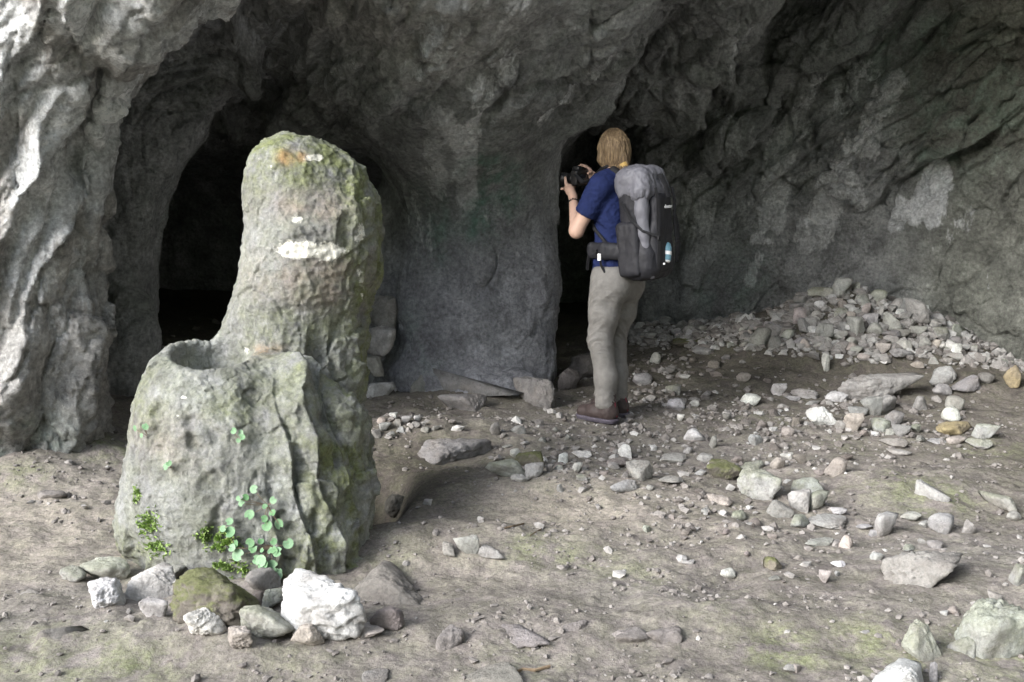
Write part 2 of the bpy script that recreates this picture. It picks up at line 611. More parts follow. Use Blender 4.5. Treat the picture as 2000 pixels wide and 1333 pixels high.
def build_ground():
    def spacing(parts):
        o = []
        for a, b, n in parts:
            o.extend(np.linspace(a, b, n, endpoint=False))
        return np.array(o)
    xs = spacing([(-60, -8, 14), (-8, -3.2, 40), (-3.2, 4.4, 480), (4.4, 8, 20), (8, 60, 14)])
    ys = spacing([(-60, -6, 26), (-6, 2.2, 60), (2.2, 5.2, 290), (5.2, 9.3, 230), (9.3, 12, 40)])
    X, Y = np.meshgrid(xs, ys)
    x, y = X.ravel(), Y.ravel()
    z = ground_z(x, y)
    p = np.stack([x, y, z], 1)
    near = sstep(1.5, 2.5, y) * sstep(-4, -3, x) * (1 - sstep(4.5, 5.5, x))
    # crumbly clods
    cl = fbm(p * np.array([17, 17, 0]) + 3, 3, 0.6)
    z = z + near * (0.016 * np.maximum(cl, 0) ** 1.2 + 0.006 * fbm(p * np.array([45, 45, 0]), 2, 0.6))
    fh, fe = facets(np.stack([x, y, 0 * x], 1) * np.array([9.0, 9.0, 0]) + np.array([.3, .3, .5]) + 0.35 * np.stack([cl, cl, 0 * cl], 1))
    z = z + near * 0.012 * fh * sstep(-.3, .4, fbm(p * np.array([1.7, 1.7, 0]) + 21, 2))
    fh, fe = facets(np.stack([x, y, 0 * x], 1) * np.array([26.0, 26.0, 0]) + .5)
    z = z + near * 0.0065 * fh * sstep(-.2, .3, fbm(p * np.array([2.3, 2.3, 0]) + 61, 2))
    ny, nx = X.shape
    idx = np.arange(nx * ny).reshape(ny, nx)
    F = np.stack([idx[:-1, :-1].ravel(), idx[:-1, 1:].ravel(), idx[1:, 1:].ravel(), idx[1:, :-1].ravel()], 1)
    me = raw_mesh('ground', np.stack([x, y, z], 1), F)
    moss = np.zeros(len(x))
    for px, py, r, a in [(1060, 1075, .16, .9), (1160, 1095, .2, .5), (1530, 1270, .16, 1), (1000, 900, .2, .5), (1800, 960, .3, .8), (1850, 970, .2, .8),
                         (60, 1270, .25, .6), (200, 1290, .2, .7), (270, 1310, .15, .8), (150, 1320, .2, .6), (1230, 1120, .2, .5), (1420, 1190, .3, .35),
                         (1720, 1260, .2, .8), (1960, 1290, .25, .7), (1740, 1310, .2, .6), (1500, 820, .3, .4), (1650, 870, .3, .4), (1950, 880, .4, .5),
                         (220, 870, .2, .8), (330, 1080, .2, .8), (285, 1030, .12, .9), (40, 930, .15, .7), (1100, 960, .3, .3), (760, 1100, .2, .4),
                         (1000, 1310, .25, .4), (560, 1310, .2, .4), (1380, 640, .3, .6), (1480, 650, .2, .5)]:
        hx, hy, _ = ground_hit(px, py)
        moss = np.maximum(moss, a * gauss(x, y, hx, hy, r, r))
    moss = np.maximum(moss, 0.20)
    fattr(me, 'moss', moss)
    sand_and_light = 0
    for px, py, r, a in [(1080, 980, .4, .9), (1000, 1010, .25, .6), (1300, 990, .4, .4), (110, 1000, .45, .8), (60, 1080, .4, .7), (850, 1130, .3, .4)]:  # sandy soil; the patches left of the stalagmite also paint in stronger light
        hx, hy, _ = ground_hit(px, py)
        sand_and_light = np.maximum(sand_and_light, a * gauss(x, y, hx, hy, r * 1.3, r))
    fattr(me, 'sand_and_light', sand_and_light)
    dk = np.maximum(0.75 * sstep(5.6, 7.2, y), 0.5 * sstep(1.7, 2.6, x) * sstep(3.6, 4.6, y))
    dk = np.maximum(dk, np.clip(1.4 * gauss(x, y, -0.52, 4.95, .34, .75), 0, 1))  # shade of the hollow beside the stalagmite, painted into the soil colour
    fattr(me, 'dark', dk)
    fattr(me, 'unseen_green', sstep(-2.0, -4.0, y))  # dark green for the unseen ground and the slope added there
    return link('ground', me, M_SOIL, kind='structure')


# ------------------------------------------------------------------ cave rock
def edge_x(pairs, Y):
    """x of a rock edge as a function of z, from picture heights measured at distance Y"""
    q = sorted((P(px, py, Y)[2], P(px, py, Y)[0]) for px, py in pairs)
    return np.array([a for a, _ in q]), np.array([b for _, b in q])


def build_cave():
    h = 0.06
    G = Grid((-5.6, -2.2, -0.7), (6.0, 11.2, 4.6), h)
    X, Y, Z = G.full()
    s = sstep(0.0, 1.3, X)
    Lip = 4.95 + 0.80 * sstep(-1.2, -0.5, X) - 0.9 * sstep(0.1, 0.8, X) - 2.4 * sstep(1.6, 3.2, X)
    cl = np.interp(G.ax[1], [4, 5, 6, 7, 8, 9.5, 11.5], [3.0, 2.80, 2.40, 1.92, 1.55, 1.2, 0.9]).astype(np.float32)[None, :, None]
    cr = np.interp(G.ax[1], [3, 5, 7, 9, 11.5], [3.6, 3.4, 3.2, 2.9, 2.0]).astype(np.float32)[None, :, None]
    cl = cl + 0.35 * sstep(-1.0, -1.9, X) * sstep(6.0, 8.0, Y)
    C = cl + (cr - cl) * s
    C = C + np.maximum(0, Lip - Y) * 2.2
    C = np.where((Y > 7.9) & (X < 0.95) & (X > -0.9), np.minimum(C, 1.85), C)
    bw = np.interp(G.ax[0], [-6, 0.86, 1.0, 1.5, 2.0, 2.5, 3.0, 3.5, 3.9, 4.2, 4.5, 4.8], [10.9, 10.9, 9.0, 8.95, 8.8, 8.55, 8.25, 7.85, 7.35, 6.7, 5.5, 2.0]).astype(np.float32)
    bw = np.convolve(np.pad(bw, 2, 'edge'), [.15, .2, .3, .2, .15], 'valid').astype(np.float32)[:, None, None]
    back = bw - 0.22 * sstep(0.8, 2.8, Z) * sstep(0.9, 1.1, X)
    a = smax((Z - C) * 0.8, (Y - back) * 0.75, 0.4)
    a = smax(a, X - 4.75, 0.3)
    G.a = np.ascontiguousarray(np.broadcast_to(a, G.n)).astype(np.float32)

    def rock(d, k):
        G.a = smax(G.a, -np.broadcast_to(d, G.n), k).astype(np.float32)

    # wall behind the left buttress, leaning over the black passage
    ez, ex = edge_x([(300, 760), (300, 640), (303, 560), (312, 470), (335, 370), (380, 285), (425, 185), (520, 70), (640, -20)], 6.75)
    xe = np.interp(G.ax[2], ez, ex).astype(np.float32)[None, None, :]
    rock(np.maximum((X - xe + 0.36 * np.maximum(0, Y - 6.75)) * 0.9, 6.35 + 0.5 * np.maximum(0, X + 2.2) - Y), 0.22)
    # foreground buttress and the arch that springs from it
    bz, bx = edge_x([(175, 950), (165, 850), (168, 700), (172, 600), (160, 420), (190, 260), (225, 180), (260, 105), (380, 20), (500, -40), (580, -180), (620, -420)], 5.25)
    xb = np.interp(G.ax[2], bz, bx).astype(np.float32)[None, None, :]
    yf = 5.12 + 0.12 * np.maximum(0, -2.5 - X) - 0.16 * sstep(0.8, 2.4, Z)
    rock(np.maximum((X - xb + 0.10 + 0.55 * np.maximum(0, Y - 5.25)) * 0.85, yf - Y), 0.2)

    def ch(pts, k, neg=False):
        q = [(*P(px, py, yy), r) for px, py, yy, r in pts]
        G.chain(q, k, not neg)

    # G.a is AIR (negative in air), so adding rock means carving air
    ch([(60, 900, 5.25, .32), (50, 600, 5.15, .30), (55, 300, 5.05, .30), (110, 80, 4.9, .30), (210, -120, 4.7, .4)], 0.12)
    ch([(120, 860, 5.25, .18), (128, 560, 5.15, .14), (118, 330, 5.05, .14), (135, 160, 4.95, .16), (200, 20, 4.8, .2), (300, -120, 4.7, .25)], 0.06)
    ch([(183, 430, 5.4, .05), (170, 300, 5.3, .085), (192, 170, 5.22, .125), (245, 60, 5.1, .15), (340, -50, 5.0, .20), (500, -120, 4.95, .22), (580, -260, 4.9, .25)], 0.05)
    ch([(-60, 260, 4.8, .12), (-10, 100, 4.7, .16), (40, -40, 4.6, .2)], 0.05)
    # crevice between the two ribs
    ch([(163, 500, 5.02, .035), (155, 330, 4.95, .05), (158, 230, 4.9, .05), (195, 130, 4.8, .045), (240, 40, 4.7, .03)], 0.05, True)
    # flake by the passage
    ch([(205, 790, 6.1, .14), (235, 700, 6.15, .15), (255, 600, 6.2, .1)], 0.08)
    ch([(262, 760, 6.05, .10), (276, 660, 6.1, .09), (268, 585, 6.15, .04)], 0.03)
    # pillar
    ch([(925, 860, 7.35, .58), (920, 720, 7.35, .53), (925, 560, 7.35, .51), (928, 430, 7.33, .49), (925, 300, 7.25, .50), (905, 180, 7.05, .62), (880, 40, 6.75, .85), (880, -120, 6.5, 1.1)], 0.25)
    ch([(1005, 800, 7.0, .12), (1035, 700, 7.05, .14), (1045, 560, 7.1, .13), (1035, 420, 7.1, .12)], 0.12)
    ch([(745, 760, 7.2, .22), (738, 560, 7.2, .2), (740, 400, 7.25, .17)], 0.12)
    ch([(760, 330, 7.4, .12), (745, 290, 7.3, .12)], 0.08)
    ch([(850, 780, 6.95, .14), (835, 600, 7.0, .16), (850, 420, 7.05, .14)], 0.15)
    ch([(785, 730, 6.95, .13), (840, 752, 6.85, .15)], 0.08)
    ch([(890, 758, 6.78, .12), (945, 768, 6.72, .14)], 0.06)
    ch([(1000, 765, 6.75, .15), (1050, 782, 6.68, .11), (1072, 800, 6.62, .05)], 0.06)
    ch([(1035, 520, 7.05, .19), (1045, 600, 7.1, .15)], 0.08)
    ch([(930, 740, 6.75, .06), (905, 790, 6.6, .08), (1000, 800, 6.55, .07)], 0.05)
    ch([(900, 640, 6.95, .12), (930, 500, 6.95, .13), (960, 380, 6.95, .12)], 0.15)
    ch([(985, 620, 6.9, .08), (1000, 480, 6.95, .09), (985, 330, 6.95, .10)], 0.10)
    ch([(900, 300, 6.85, .07), (915, 370, 6.9, .04)], 0.05)
    ch([(855, 240, 6.8, .10), (845, 340, 6.9, .06)], 0.07)
    ch([(1062, 640, 7.15, .06), (1070, 560, 7.2, .07), (1060, 470, 7.2, .05)], 0.03)
    ch([(1062, 770, 6.95, .07), (1050, 720, 7.0, .09)], 0.06)
    # flared right shoulder of the arch
    ch([(990, 280, 7.1, .22), (1045, 200, 6.95, .22), (1110, 140, 6.75, .24), (1165, 60, 6.5, .26), (1175, -60, 6.2, .34), (1150, -200, 5.9, .5)], 0.15)
    ch([(1000, 240, 6.8, .10), (1090, 140, 6.6, .11), (1150, 60, 6.4, .12), (1185, -40, 6.15, .14)], 0.08)
    # roof bulges left of the pillar
    ch([(600, 190, 6.9, .16), (680, 140, 6.7, .2), (740, 100, 6.55, .16)], 0.08)
    ch([(560, 250, 7.2, .14), (660, 240, 7.1, .16), (740, 225, 7.0, .18)], 0.08)
    ch([(780, 150, 6.5, .16), (830, 120, 6.4, .15), (900, 80, 6.3, .16)], 0.07)
    ch([(700, 60, 6.4, .16), (800, 20, 6.2, .2), (900, -40, 6.0, .2)], 0.08)
    ch([(960, 160, 6.55, .12), (1010, 90, 6.4, .14), (1060, 10, 6.2, .16)], 0.06)
    ch([(880, 250, 6.85, .12), (930, 210, 6.75, .12), (985, 180, 6.7, .1)], 0.07)
    ch([(700, 300, 7.35, .05), (745, 275, 7.2, .09), (790, 270, 7.1, .1)], 0.05)
    # small hole beside the stalagmite's head
    ch([(713, 345, 7.0, .10), (700, 360, 8.2, .25)], 0.05, True)
    # pendant over the hiker's head and the roof of the right chamber
    ch([(1225, 190, 8.0, .22), (1200, 225, 8.05, .10)], 0.12)
    ch([(1290, 150, 8.3, .35), (1330, 20, 7.8, .5), (1360, -140, 7.4, .8)], 0.2)
    # the bulging right wall
    ch([(1420, 60, 8.5, .28), (1440, 140, 8.6, .22), (1470, 200, 8.7, .14)], 0.08)
    ch([(1380, 190, 8.75, .07), (1398, 260, 8.78, .08), (1430, 300, 8.75, .07)], 0.04)
    G.ell(P(1452, 268, 8.62), (.27, .16, .13), Matrix.Rotation(R(-18), 4, 'Y'), 0.03, True)
    ch([(1530, 250, 8.75, .10), (1560, 150, 8.55, .14), (1640, 60, 8.3, .2), (1700, -60, 8.0, .3)], 0.06)
    ch([(1560, 320, 8.85, .06), (1600, 230, 8.7, .1), (1680, 120, 8.4, .16), (1780, 20, 8.1, .22), (1850, -80, 7.8, .3)], 0.05)
    G.ell(P(1715, 265, 8.5), (.34, .26, .62), Matrix.Rotation(R(22), 4, 'Y'), 0.06, True)
    ch([(1610, 470, 8.75, .03), (1680, 425, 8.55, .07), (1780, 380, 8.3, .08), (1825, 310, 8.2, .06)], 0.04)
    ch([(1620, 420, 8.8, .08), (1640, 350, 8.7, .10), (1665, 280, 8.6, .08)], 0.05)
    ch([(1500, 440, 8.9, .05), (1520, 350, 8.85, .07), (1560, 280, 8.8, .06)], 0.04)
    for px, py in ((1752, 428), (1797, 415), (1822, 412)):
        ch([(px, py, 8.28, .045), (px + 8, py - 60, 8.25, .05), (px + 22, py - 120, 8.2, .04)], 0.03)
    ch([(1850, 160, 8.1, .15), (1920, 60, 7.85, .2), (2000, -40, 7.6, .3)], 0.15)
    ch([(1880, 250, 8.0, .12), (1960, 180, 7.85, .14), (2050, 120, 7.6, .2)], 0.15)
    ch([(1830, 520, 8.2, .10), (1870, 420, 8.1, .08), (1900, 330, 8.05, .06)], 0.1)
    ch([(1610, 520, 8.7, .10), (1590, 600, 8.75, .12)], 0.1)
    ch([(1330, 610, 8.9, .07), (1350, 520, 8.9, .08), (1370, 430, 8.9, .07)], 0.08)
    # long crevices cut into the right wall
    ch([(1585, 480, 8.55, .02), (1640, 390, 8.4, .03), (1700, 330, 8.2, .01)], 0.02, True)
    ch([(1770, 190, 8.0, .02), (1850, 110, 7.8, .05), (1960, 20, 7.5, .06)], 0.03, True)

    V, F = G.mesh()
    hi = G.lo + (G.n - 1) * h
    C3 = V[F].mean(1)
    F = F[np.all((C3 > G.lo + 0.6 * h) & (C3 < hi - 0.6 * h), 1) & (C3[:, 2] > -0.3)]       # leave the mouth open
    C3 = V[F].mean(1)
    px, py, dep = project(C3)
    core = (dep > 1) & (px > -260) & (px < 2260) & (py > -260) & (py < 1600)
    wide = (dep > 1) & (px > -330) & (px < 2330) & (py > -330) & (py < 1700)
    V1, F1 = compact(V, F[wide])
    V1, F1, N1 = subdiv(V1, F1, 2)
    N1 = -N1 if np.mean(np.sum(N1 * (np.array([0, 0, 1.5]) - V1), 1)) < 0 else N1
    V1 = V1.astype(np.float64)
    # --- relief
    Nn = N1.astype(np.float64)
    x, y, z = V1.T
    right = sstep(0.6, 1.4, x) * sstep(6.0, 7.0, y)
    upper = sstep(1.45, 2.0, z) * sstep(5.7, 6.2, y)
    butt = (1 - sstep(5.7, 6.1, y)) * (1 - sstep(-0.6, 0.6, x))
    pil = sstep(-1.0, -0.8, x) * (1 - sstep(0.5, 0.7, x)) * (1 - sstep(1.3, 1.9, z)) * sstep(6, 6.4, y)
    wrp = V1 + 0.25 * np.stack([fbm(V1 * 1.1 + k * 31, 2) for k in range(3)], 1)
    wrp = V1 + 0.22 * np.stack([fbm(V1 * 1.0 + k * 31, 3) for k in range(3)], 1)
    d = 0.05 * fbm(V1 * 1.6 + 5, 3, 0.45) * (1 - 0.3 * pil) * (1 - 0.5 * butt)
    ROT = np.array([[.70, 0, .714], [0, 1, 0], [-.714, 0, .70]])        # rows: along the dip, depth, across the dip
    q = wrp @ ROT.T
    lm = np.clip(right * (0.12 + 0.88 * sstep(0.9, 1.6, z)) + upper, 0, 1) * (1 - pil)
    bil = np.abs(perlin(q * np.array([1.1, 1.6, 2.7]) + 3)) * 1.25
    bil2 = np.abs(perlin(q * np.array([2.3, 3.2, 6.0]) + 19)) * 1.25
    bil3 = np.abs(perlin(q * np.array([6.0, 7.0, 13.0]) + 49)) * 1.25
    d += lm * (0.09 * (bil - 0.3) + 0.025 * (bil2 - 0.3) + 0.008 * (bil3 - 0.3))
    # hard dipping ledges: each bed juts out a little further than the one below it, then breaks off
    for fq, am, of, mk in ((1.7, .22, .2, 40), (3.3, .075, .6, 90)):
        t = q[:, 2] * fq + of + 0.5 * perlin(q * np.array([.8, 1.0, .8]) + mk)
        fr = t - np.floor(t)
        cell = np.floor(t)
        a_ = 0.35 + 0.65 * sstep(-.3, .3, perlin(np.stack([q[:, 0] * 1.5 + cell * 7.7, cell * 3.1, q[:, 1]], 1)))
        d += lm * am * a_ * ((1 - fr) ** 1.3 * sstep(0.0, 0.06, fr) - 0.3)
    ck = np.abs(perlin(q * np.array([.9, 1.2, 3.1]) + 77))
    d -= lm * 0.035 * np.exp(-(ck / 0.05) ** 2)
    d += lm * 0.020 * fbm(q * np.array([3.5, 4.5, 6.5]) + 61, 5, 0.66, ridged=True)
    ck = np.abs(perlin(q * np.array([2.0, 2.2, 5.2]) + 97))
    d -= lm * 0.03 * np.exp(-(ck / 0.06) ** 2)
    wq = V1 + 0.05 * np.stack([fbm(V1 * 5 + k * 11, 2) for k in range(3)], 1)
    qf = wq @ ROT.T
    rough = np.clip(lm + 0.35 * right, 0, 1)
    fh, fe = facets(qf * np.array([2.2, 3.0, 4.2]) + 3)
    d += rough * (0.075 * fh - 0.03 * (1 - sstep(0, .10, fe)))
    fh, fe = facets(qf * np.array([6.0, 7.0, 10.0]) + 30)
    d += rough * (0.022 * fh - 0.008 * (1 - sstep(0, .12, fe)))
    # vertical crumbly ribs of the buttress
    RB = np.array([[.93, 0, -.37], [0, 1, 0], [.37, 0, .93]])
    qb = (V1 + 0.10 * np.stack([fbm(V1 * 2.0 + k * 13, 2) for k in range(3)], 1)) @ RB.T
    d += butt * (0.13 * (np.abs(perlin(qb * np.array([3.6, 3.0, 0.42]) + 5)) - .2) + 0.045 * (np.abs(perlin(qb * np.array([9.5, 8.0, 1.3]) + 25)) - .2))
    for fq, am, of in ((4.6, .065, .35), (9.7, .028, .7)):
        t = qb[:, 0] * fq + qb[:, 1] * fq * .5 + of + 0.5 * perlin(qb * np.array([1.2, 1.2, .6]) + 17)
        fr = t - np.floor(t)
        a_ = sstep(-.35, .3, perlin(np.stack([np.floor(t) * 5.3, qb[:, 2] * 1.1, qb[:, 1]], 1)))
        d += butt * am * a_ * (fr ** 1.3 * (1 - sstep(.94, 1.0, fr)) - .3)
    d += butt * 0.018 * fbm(qb * np.array([7, 7, 4.0]) + 41, 5, 0.68, ridged=True)
    fh, fe = facets(qb * np.array([5.0, 5.0, 2.0]) + 9)
    d += butt * (0.050 * fh - 0.012 * (1 - sstep(0, .10, fe)))
    fh, fe = facets(qb * np.array([13.0, 13.0, 7.0]) + 19)
    d += butt * 0.016 * fh
    fh, fe = facets(wq * np.array([4.5, 4.5, 2.5]) + 29)
    d += pil * 0.022 * fh
    low = butt * (1 - sstep(0.5, 1.0, z))
    d += low * 0.035 * fbm(V1 * np.array([10, 10, 2.6]) + 3, 4, 0.6, ridged=True)
    leftwall = (1 - sstep(-2.0, -1.5, x)) * sstep(5.8, 6.2, y)
    d += leftwall * 0.04 * fbm(V1 * np.array([5, 5, 1.6]) + 23, 4, 0.5, ridged=True)
    # pillar: soft vertical flutes
    ck = np.abs(perlin(wrp * np.array([4.0, 3.0, .9]) + 7))
    d -= pil * 0.022 * np.exp(-(ck / .05) ** 2) * sstep(-.1, .3, fbm(V1 * 1.5 + 80, 2))
    d += pil * (0.030 * fbm(V1 * np.array([5.0, 3.0, 0.9]) + 3, 3) + 0.012 * fbm(V1 * 9, 3))
    d += (1 - 0.3 * pil) * 0.016 * fbm(V1 * 9 + 2, 5, 0.68) + 0.006 * fbm(V1 * 30, 2)
    pits = sstep(0.35, 0.6, fbm(V1 * 6.5 + 77, 2))
    d -= (1 - pil * 0.7) * (1 - 0.6 * butt) * 0.03 * pits
    V1 = V1 + Nn * d[:, None]
    me = raw_mesh('cave_wall', V1, F1)
    # --- mineral colouring, fixed to places on the rock
    pxs, pys, dps = project(V1)

    def hit(px, py):
        dr = ray(px, py)
        ts = np.linspace(3.0, 11.5, 900)
        q = np.array([0, 0, CAM_Z]) + ts[:, None] * dr
        v = G.sample(q)
        k = np.argmax((v > 0) & (ts > 4.0))
        return q[k]

    def streak(pts, w, soft=0.75):
        Q = [hit(*p) for p in pts]
        o = np.full(len(V1), 9.0)
        for a, b in zip(Q[:-1], Q[1:]):
            o = np.minimum(o, seg(x, y, z, (*a, 0), (*b, 0)))
        o = o + sn
        w = w * 1.25
        return 1 - sstep(w * (1 - soft), w * (1 + soft), o)

    sn = 0.05 * fbm(V1 * np.array([9, 9, 3]), 3)
    pale = np.zeros(len(V1))
    for pts, w, am in [([(1385, 280), (1372, 360), (1362, 440)], .10, .75), ([(1560, 250), (1520, 330), (1508, 430)], .085, .85), ([(1640, 345), (1615, 400), (1590, 460)], .10, .95),
                       ([(1745, 160), (1700, 240), (1690, 290)], .08, .8), ([(1650, 280), (1665, 350), (1680, 390)], .05, .6), ([(1790, 420), (1830, 330)], .06, .9), ([(1750, 440), (1760, 400)], .05, .9),
                       ([(1828, 430), (1840, 350)], .06, .8), ([(1400, 200), (1430, 260)], .1, .55), ([(1500, 470), (1470, 470), (1520, 420)], .04, .6), ([(1480, 500), (1465, 550)], .05, .5),
                       ([(865, 230), (905, 300), (915, 390)], .06, .85), ([(845, 250), (850, 300), (850, 380)], .06, .6), ([(930, 240), (920, 330), (915, 400)], .04, .8), ([(960, 330), (950, 420)], .07, .4),
                       ([(820, 400), (830, 480)], .1, .35), ([(1190, 110), (1150, 150), (1070, 230)], .07, .5), ([(850, 60), (830, 130)], .12, .4), ([(1000, 110), (940, 200)], .1, .4),
                       ([(1600, 150), (1560, 220), (1510, 300)], .07, .5), ([(1680, 140), (1640, 190)], .1, .45), ([(1450, 60), (1430, 110)], .15, .4), ([(1900, 420), (1830, 480)], .08, .3),
                       ([(640, 160), (690, 120)], .08, .35), ([(1920, 560), (1880, 640)], .08, .25)]:
        pale = np.maximum(pale, am * streak(pts, w))
    for pts, w, am in [([(225, 200), (205, 280), (185, 350)], .13, 1.0), ([(110, 180), (100, 320), (85, 440)], .10, .75), ([(90, 300), (60, 560)], .12, .55), ([(180, 30), (230, 20), (220, 60)], .12, .95),
                       ([(10, 60), (0, 160)], .12, 1.0), ([(300, 60), (400, 0), (480, -40)], .12, .65), ([(160, 480), (120, 640)], .10, .4), ([(60, 440), (50, 520)], .08, .5)]:
        pale = np.maximum(pale, am * streak(pts, w, 0.8) * butt)
    fattr(me, 'pale', pale)
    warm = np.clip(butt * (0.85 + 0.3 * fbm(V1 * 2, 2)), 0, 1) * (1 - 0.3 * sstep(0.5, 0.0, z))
    fattr(me, 'warm', warm)
    green = np.zeros(len(V1))
    for pts, w, am in [([(945, 320), (940, 440)], .10, .9), ([(985, 350), (990, 400)], .08, .9), ([(860, 400), (850, 470)], .12, .6), ([(1840, 300), (1840, 250)], .15, .5), ([(1800, 120), (1900, 200)], .4, .4),
                       ([(40, 880), (20, 930)], .15, .6), ([(800, 620), (830, 700)], .1, .3), ([(1400, 570), (1460, 540)], .15, .4)]:
        green = np.maximum(green, am * streak(pts, w))
    fattr(me, 'green', green)
    fattr(me, 'violet', np.clip(pil * 0.75 * sstep(1.5, 0.6, z), 0, 1))
    fattr(me, 'olive', np.clip(0.9 * sstep(2.5, 3.4, x) * sstep(6, 7, y) + 0.22 * upper * sstep(-0.3, 0.2, fbm(V1 * 1.2 + 5, 2)), 0, 1))
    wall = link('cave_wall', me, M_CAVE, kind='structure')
    # rest of the hall, overhead and beside the viewpoint
    V2, F2 = compact(V, F[~core])
    V2, F2, N2 = subdiv(V2, F2, 0)
    me2 = raw_mesh('cave_ceiling', V2, F2)
    fattr(me2, 'pale', np.zeros(len(V2)))
    link('cave_ceiling', me2, M_CAVE, kind='structure')
    # solid mountain above and around the hall
    bm = bmesh.new()
    for lo, hi in (((-30, 11.25, -2), (30, 14, 16)), ((6.05, -2.3, -2), (14, 11.2, 16)), ((-30, 5.2, 4.65), (30, 11.2, 16)), ((1.0, 2.6, 4.65), (30, 5.2, 16)), ((-30, 5.2, -2), (-5.65, 11.2, 4.6))):
        g = bmesh.ops.create_cube(bm, size=1.0)
        c = [(lo[i] + hi[i]) / 2 for i in range(3)]
        for v in g['verts']:
            v.co = Vector((c[0] + v.co.x * (hi[0] - lo[0]), c[1] + v.co.y * (hi[1] - lo[1]), c[2] + v.co.z * (hi[2] - lo[2])))
    m3 = bpy.data.meshes.new('mountain')
    bm.to_mesh(m3)
    link('mountain', m3, M_CAVE, kind='structure')
    return G


# ------------------------------------------------------------------ stalagmite
def build_stalagmite():
    h = 0.0125
    G = Grid((-1.75, 3.45, -0.35), (-0.25, 4.95, 1.75), h)

    def q(px, py, Y, r):
        return (*P(px, py, Y), r)

    # column
    G.chain([q(586, 372, 4.38, .215), q(606, 420, 4.40, .255), q(608, 500, 4.40, .255), q(596, 590, 4.40, .232), q(584, 680, 4.42, .225), q(580, 800, 4.44, .24)], 0.08)
    G.chain([q(556, 345, 4.32, .14), q(575, 480, 4.28, .14), q(560, 640, 4.28, .14)], 0.08)
    G.chain([q(674, 420, 4.34, .10), q(672, 520, 4.34, .095), q(648, 640, 4.34, .085), q(645, 760, 4.3, .08), q(652, 850, 4.25, .075)], 0.05)
    G.chain([q(560, 560, 4.32, .16), q(530, 640, 4.28, .14), q(492, 700, 4.24, .11), q(470, 760, 4.22, .10)], 0.12)
    Gc = G.a.copy()
    # bowl block
    G.a[:] = 1.0
    top = P(405, 698, 4.02)
    G.chain([(top[0], top[1], top[2] - .08, .215), (top[0] + .01, top[1], top[2] - .22, .255), (top[0] + .05, top[1] + .02, .40, .34), (top[0] + .09, top[1] + .04, .12, .385), (top[0] + .10, top[1] + .05, -.15, .42)], 0.1)
    G.chain([q(555, 765, 4.02, .14), q(590, 860, 4.0, .19), q(600, 960, 4.0, .22), q(590, 1080, 4.0, .26)], 0.08)
    G.chain([q(520, 760, 3.98, .10), q(540, 850, 3.95, .14), q(520, 960, 3.9, .18)], 0.04)
    G.chain([q(620, 760, 4.3, .11), q(630, 880, 4.15, .11), q(632, 980, 4.1, .125), q(625, 1060, 4.05, .14)], 0.04)
    G.chain([q(300, 1020, 3.95, .14), q(330, 960, 3.9, .16)], 0.1)
    G.chain([q(430, 1090, 3.85, .13), q(540, 1080, 3.85, .15), q(620, 1070, 3.9, .14)], 0.08)
    G.chain([q(655, 760, 4.5, .08), q(655, 850, 4.5, .12), q(645, 950, 4.5, .13), q(630, 1040, 4.45, .15)], 0.06)
    # level top with a slightly dished, tilted rim
    X, Y, Z = G.full()
    G.a = smax(G.a, (Z - (top[2] + 0.035 + 0.24 * (Y - top[1]) - 0.03 * (X - top[0]))), 0.06).astype(np.float32)
    G.a = np.ascontiguousarray(np.broadcast_to(G.a, G.n))
    Gb = G.a.copy()
    G.a = smin(Gc, Gb, 0.045).astype(np.float32)
    # the bowl and the grooves on the block's right flank
    bc = P(405, 688, 4.03)
    G.ell((bc[0] + 0.02, bc[1] + .0, bc[2] - 0.01), (.145, .165, .19), None, 0.04, True)
    G.chain([q(500, 690, 3.98, .02), q(530, 715, 3.90, .03), q(550, 760, 3.82, .03)], 0.04, True)
    G.chain([q(565, 735, 3.86, .025), q(590, 800, 3.80, .035), q(575, 850, 3.76, .02)], 0.04, True)
    G.chain([q(610, 730, 4.0, .03), q(640, 820, 3.9, .045), q(665, 900, 3.85, .03)], 0.05, True)
    G.chain([q(575, 880, 3.72, .02), q(585, 970, 3.68, .035), q(590, 1050, 3.66, .03)], 0.05, True)
    G.chain([q(500, 860, 3.66, .015), q(505, 930, 3.62, .02), q(490, 960, 3.62, .015)], 0.03, True)
    G.chain([q(330, 1045, 3.60, .012), q(400, 1035, 3.52, .02), q(450, 1040, 3.50, .02), q(480, 1010, 3.52, .01)], 0.03, True)
    G.ell(P(375, 880, 3.66), (.05, .04, .09), Matrix.Rotation(R(25), 4, 'Y'), 0.05, True)
    V, F = G.mesh()
    V, F, N = subdiv(V, F, 1)
    V = V.astype(np.float64)
    if np.mean(np.sum(N * (V - np.array([-0.9, 4.2, .6])), 1)) < 0:
        N = -N
    x, y, z = V.T
    px, py, dep = project(V)
    colm = sstep(0.02, -0.06, (Grid_sample(G, Gc, V) - Grid_sample(G, Gb, V)))
    flank = sstep(-0.92, -0.78, x) * (1 - sstep(0.75, 0.9, z))
    rim = sstep(0.60, 0.72, z) * (1 - colm)
    d = 0.024 * fbm(V * 4.5 + 1, 4, 0.5) + 0.007 * fbm(V * 14 + 3, 4, 0.6)
    d += flank * 0.042 * fbm(V * np.array([5, 5, 2.4]) + 8, 5, 0.58, ridged=True)
    tt = x * 7.5 + y * 5.0 + 0.9 * fbm(V * 2.2 + 33, 2)
    ft = tt - np.floor(tt)
    d += flank * 0.035 * (ft ** 1.4 * (1 - sstep(.92, 1.0, ft)) - .35) * sstep(-.2, .3, fbm(V * 2.5 + 71, 2))
    redge = sstep(-0.72, -0.60, x) * colm
    d += redge * 0.022 * fbm(V * np.array([16, 16, 9.0]), 3, 0.6, ridged=True)
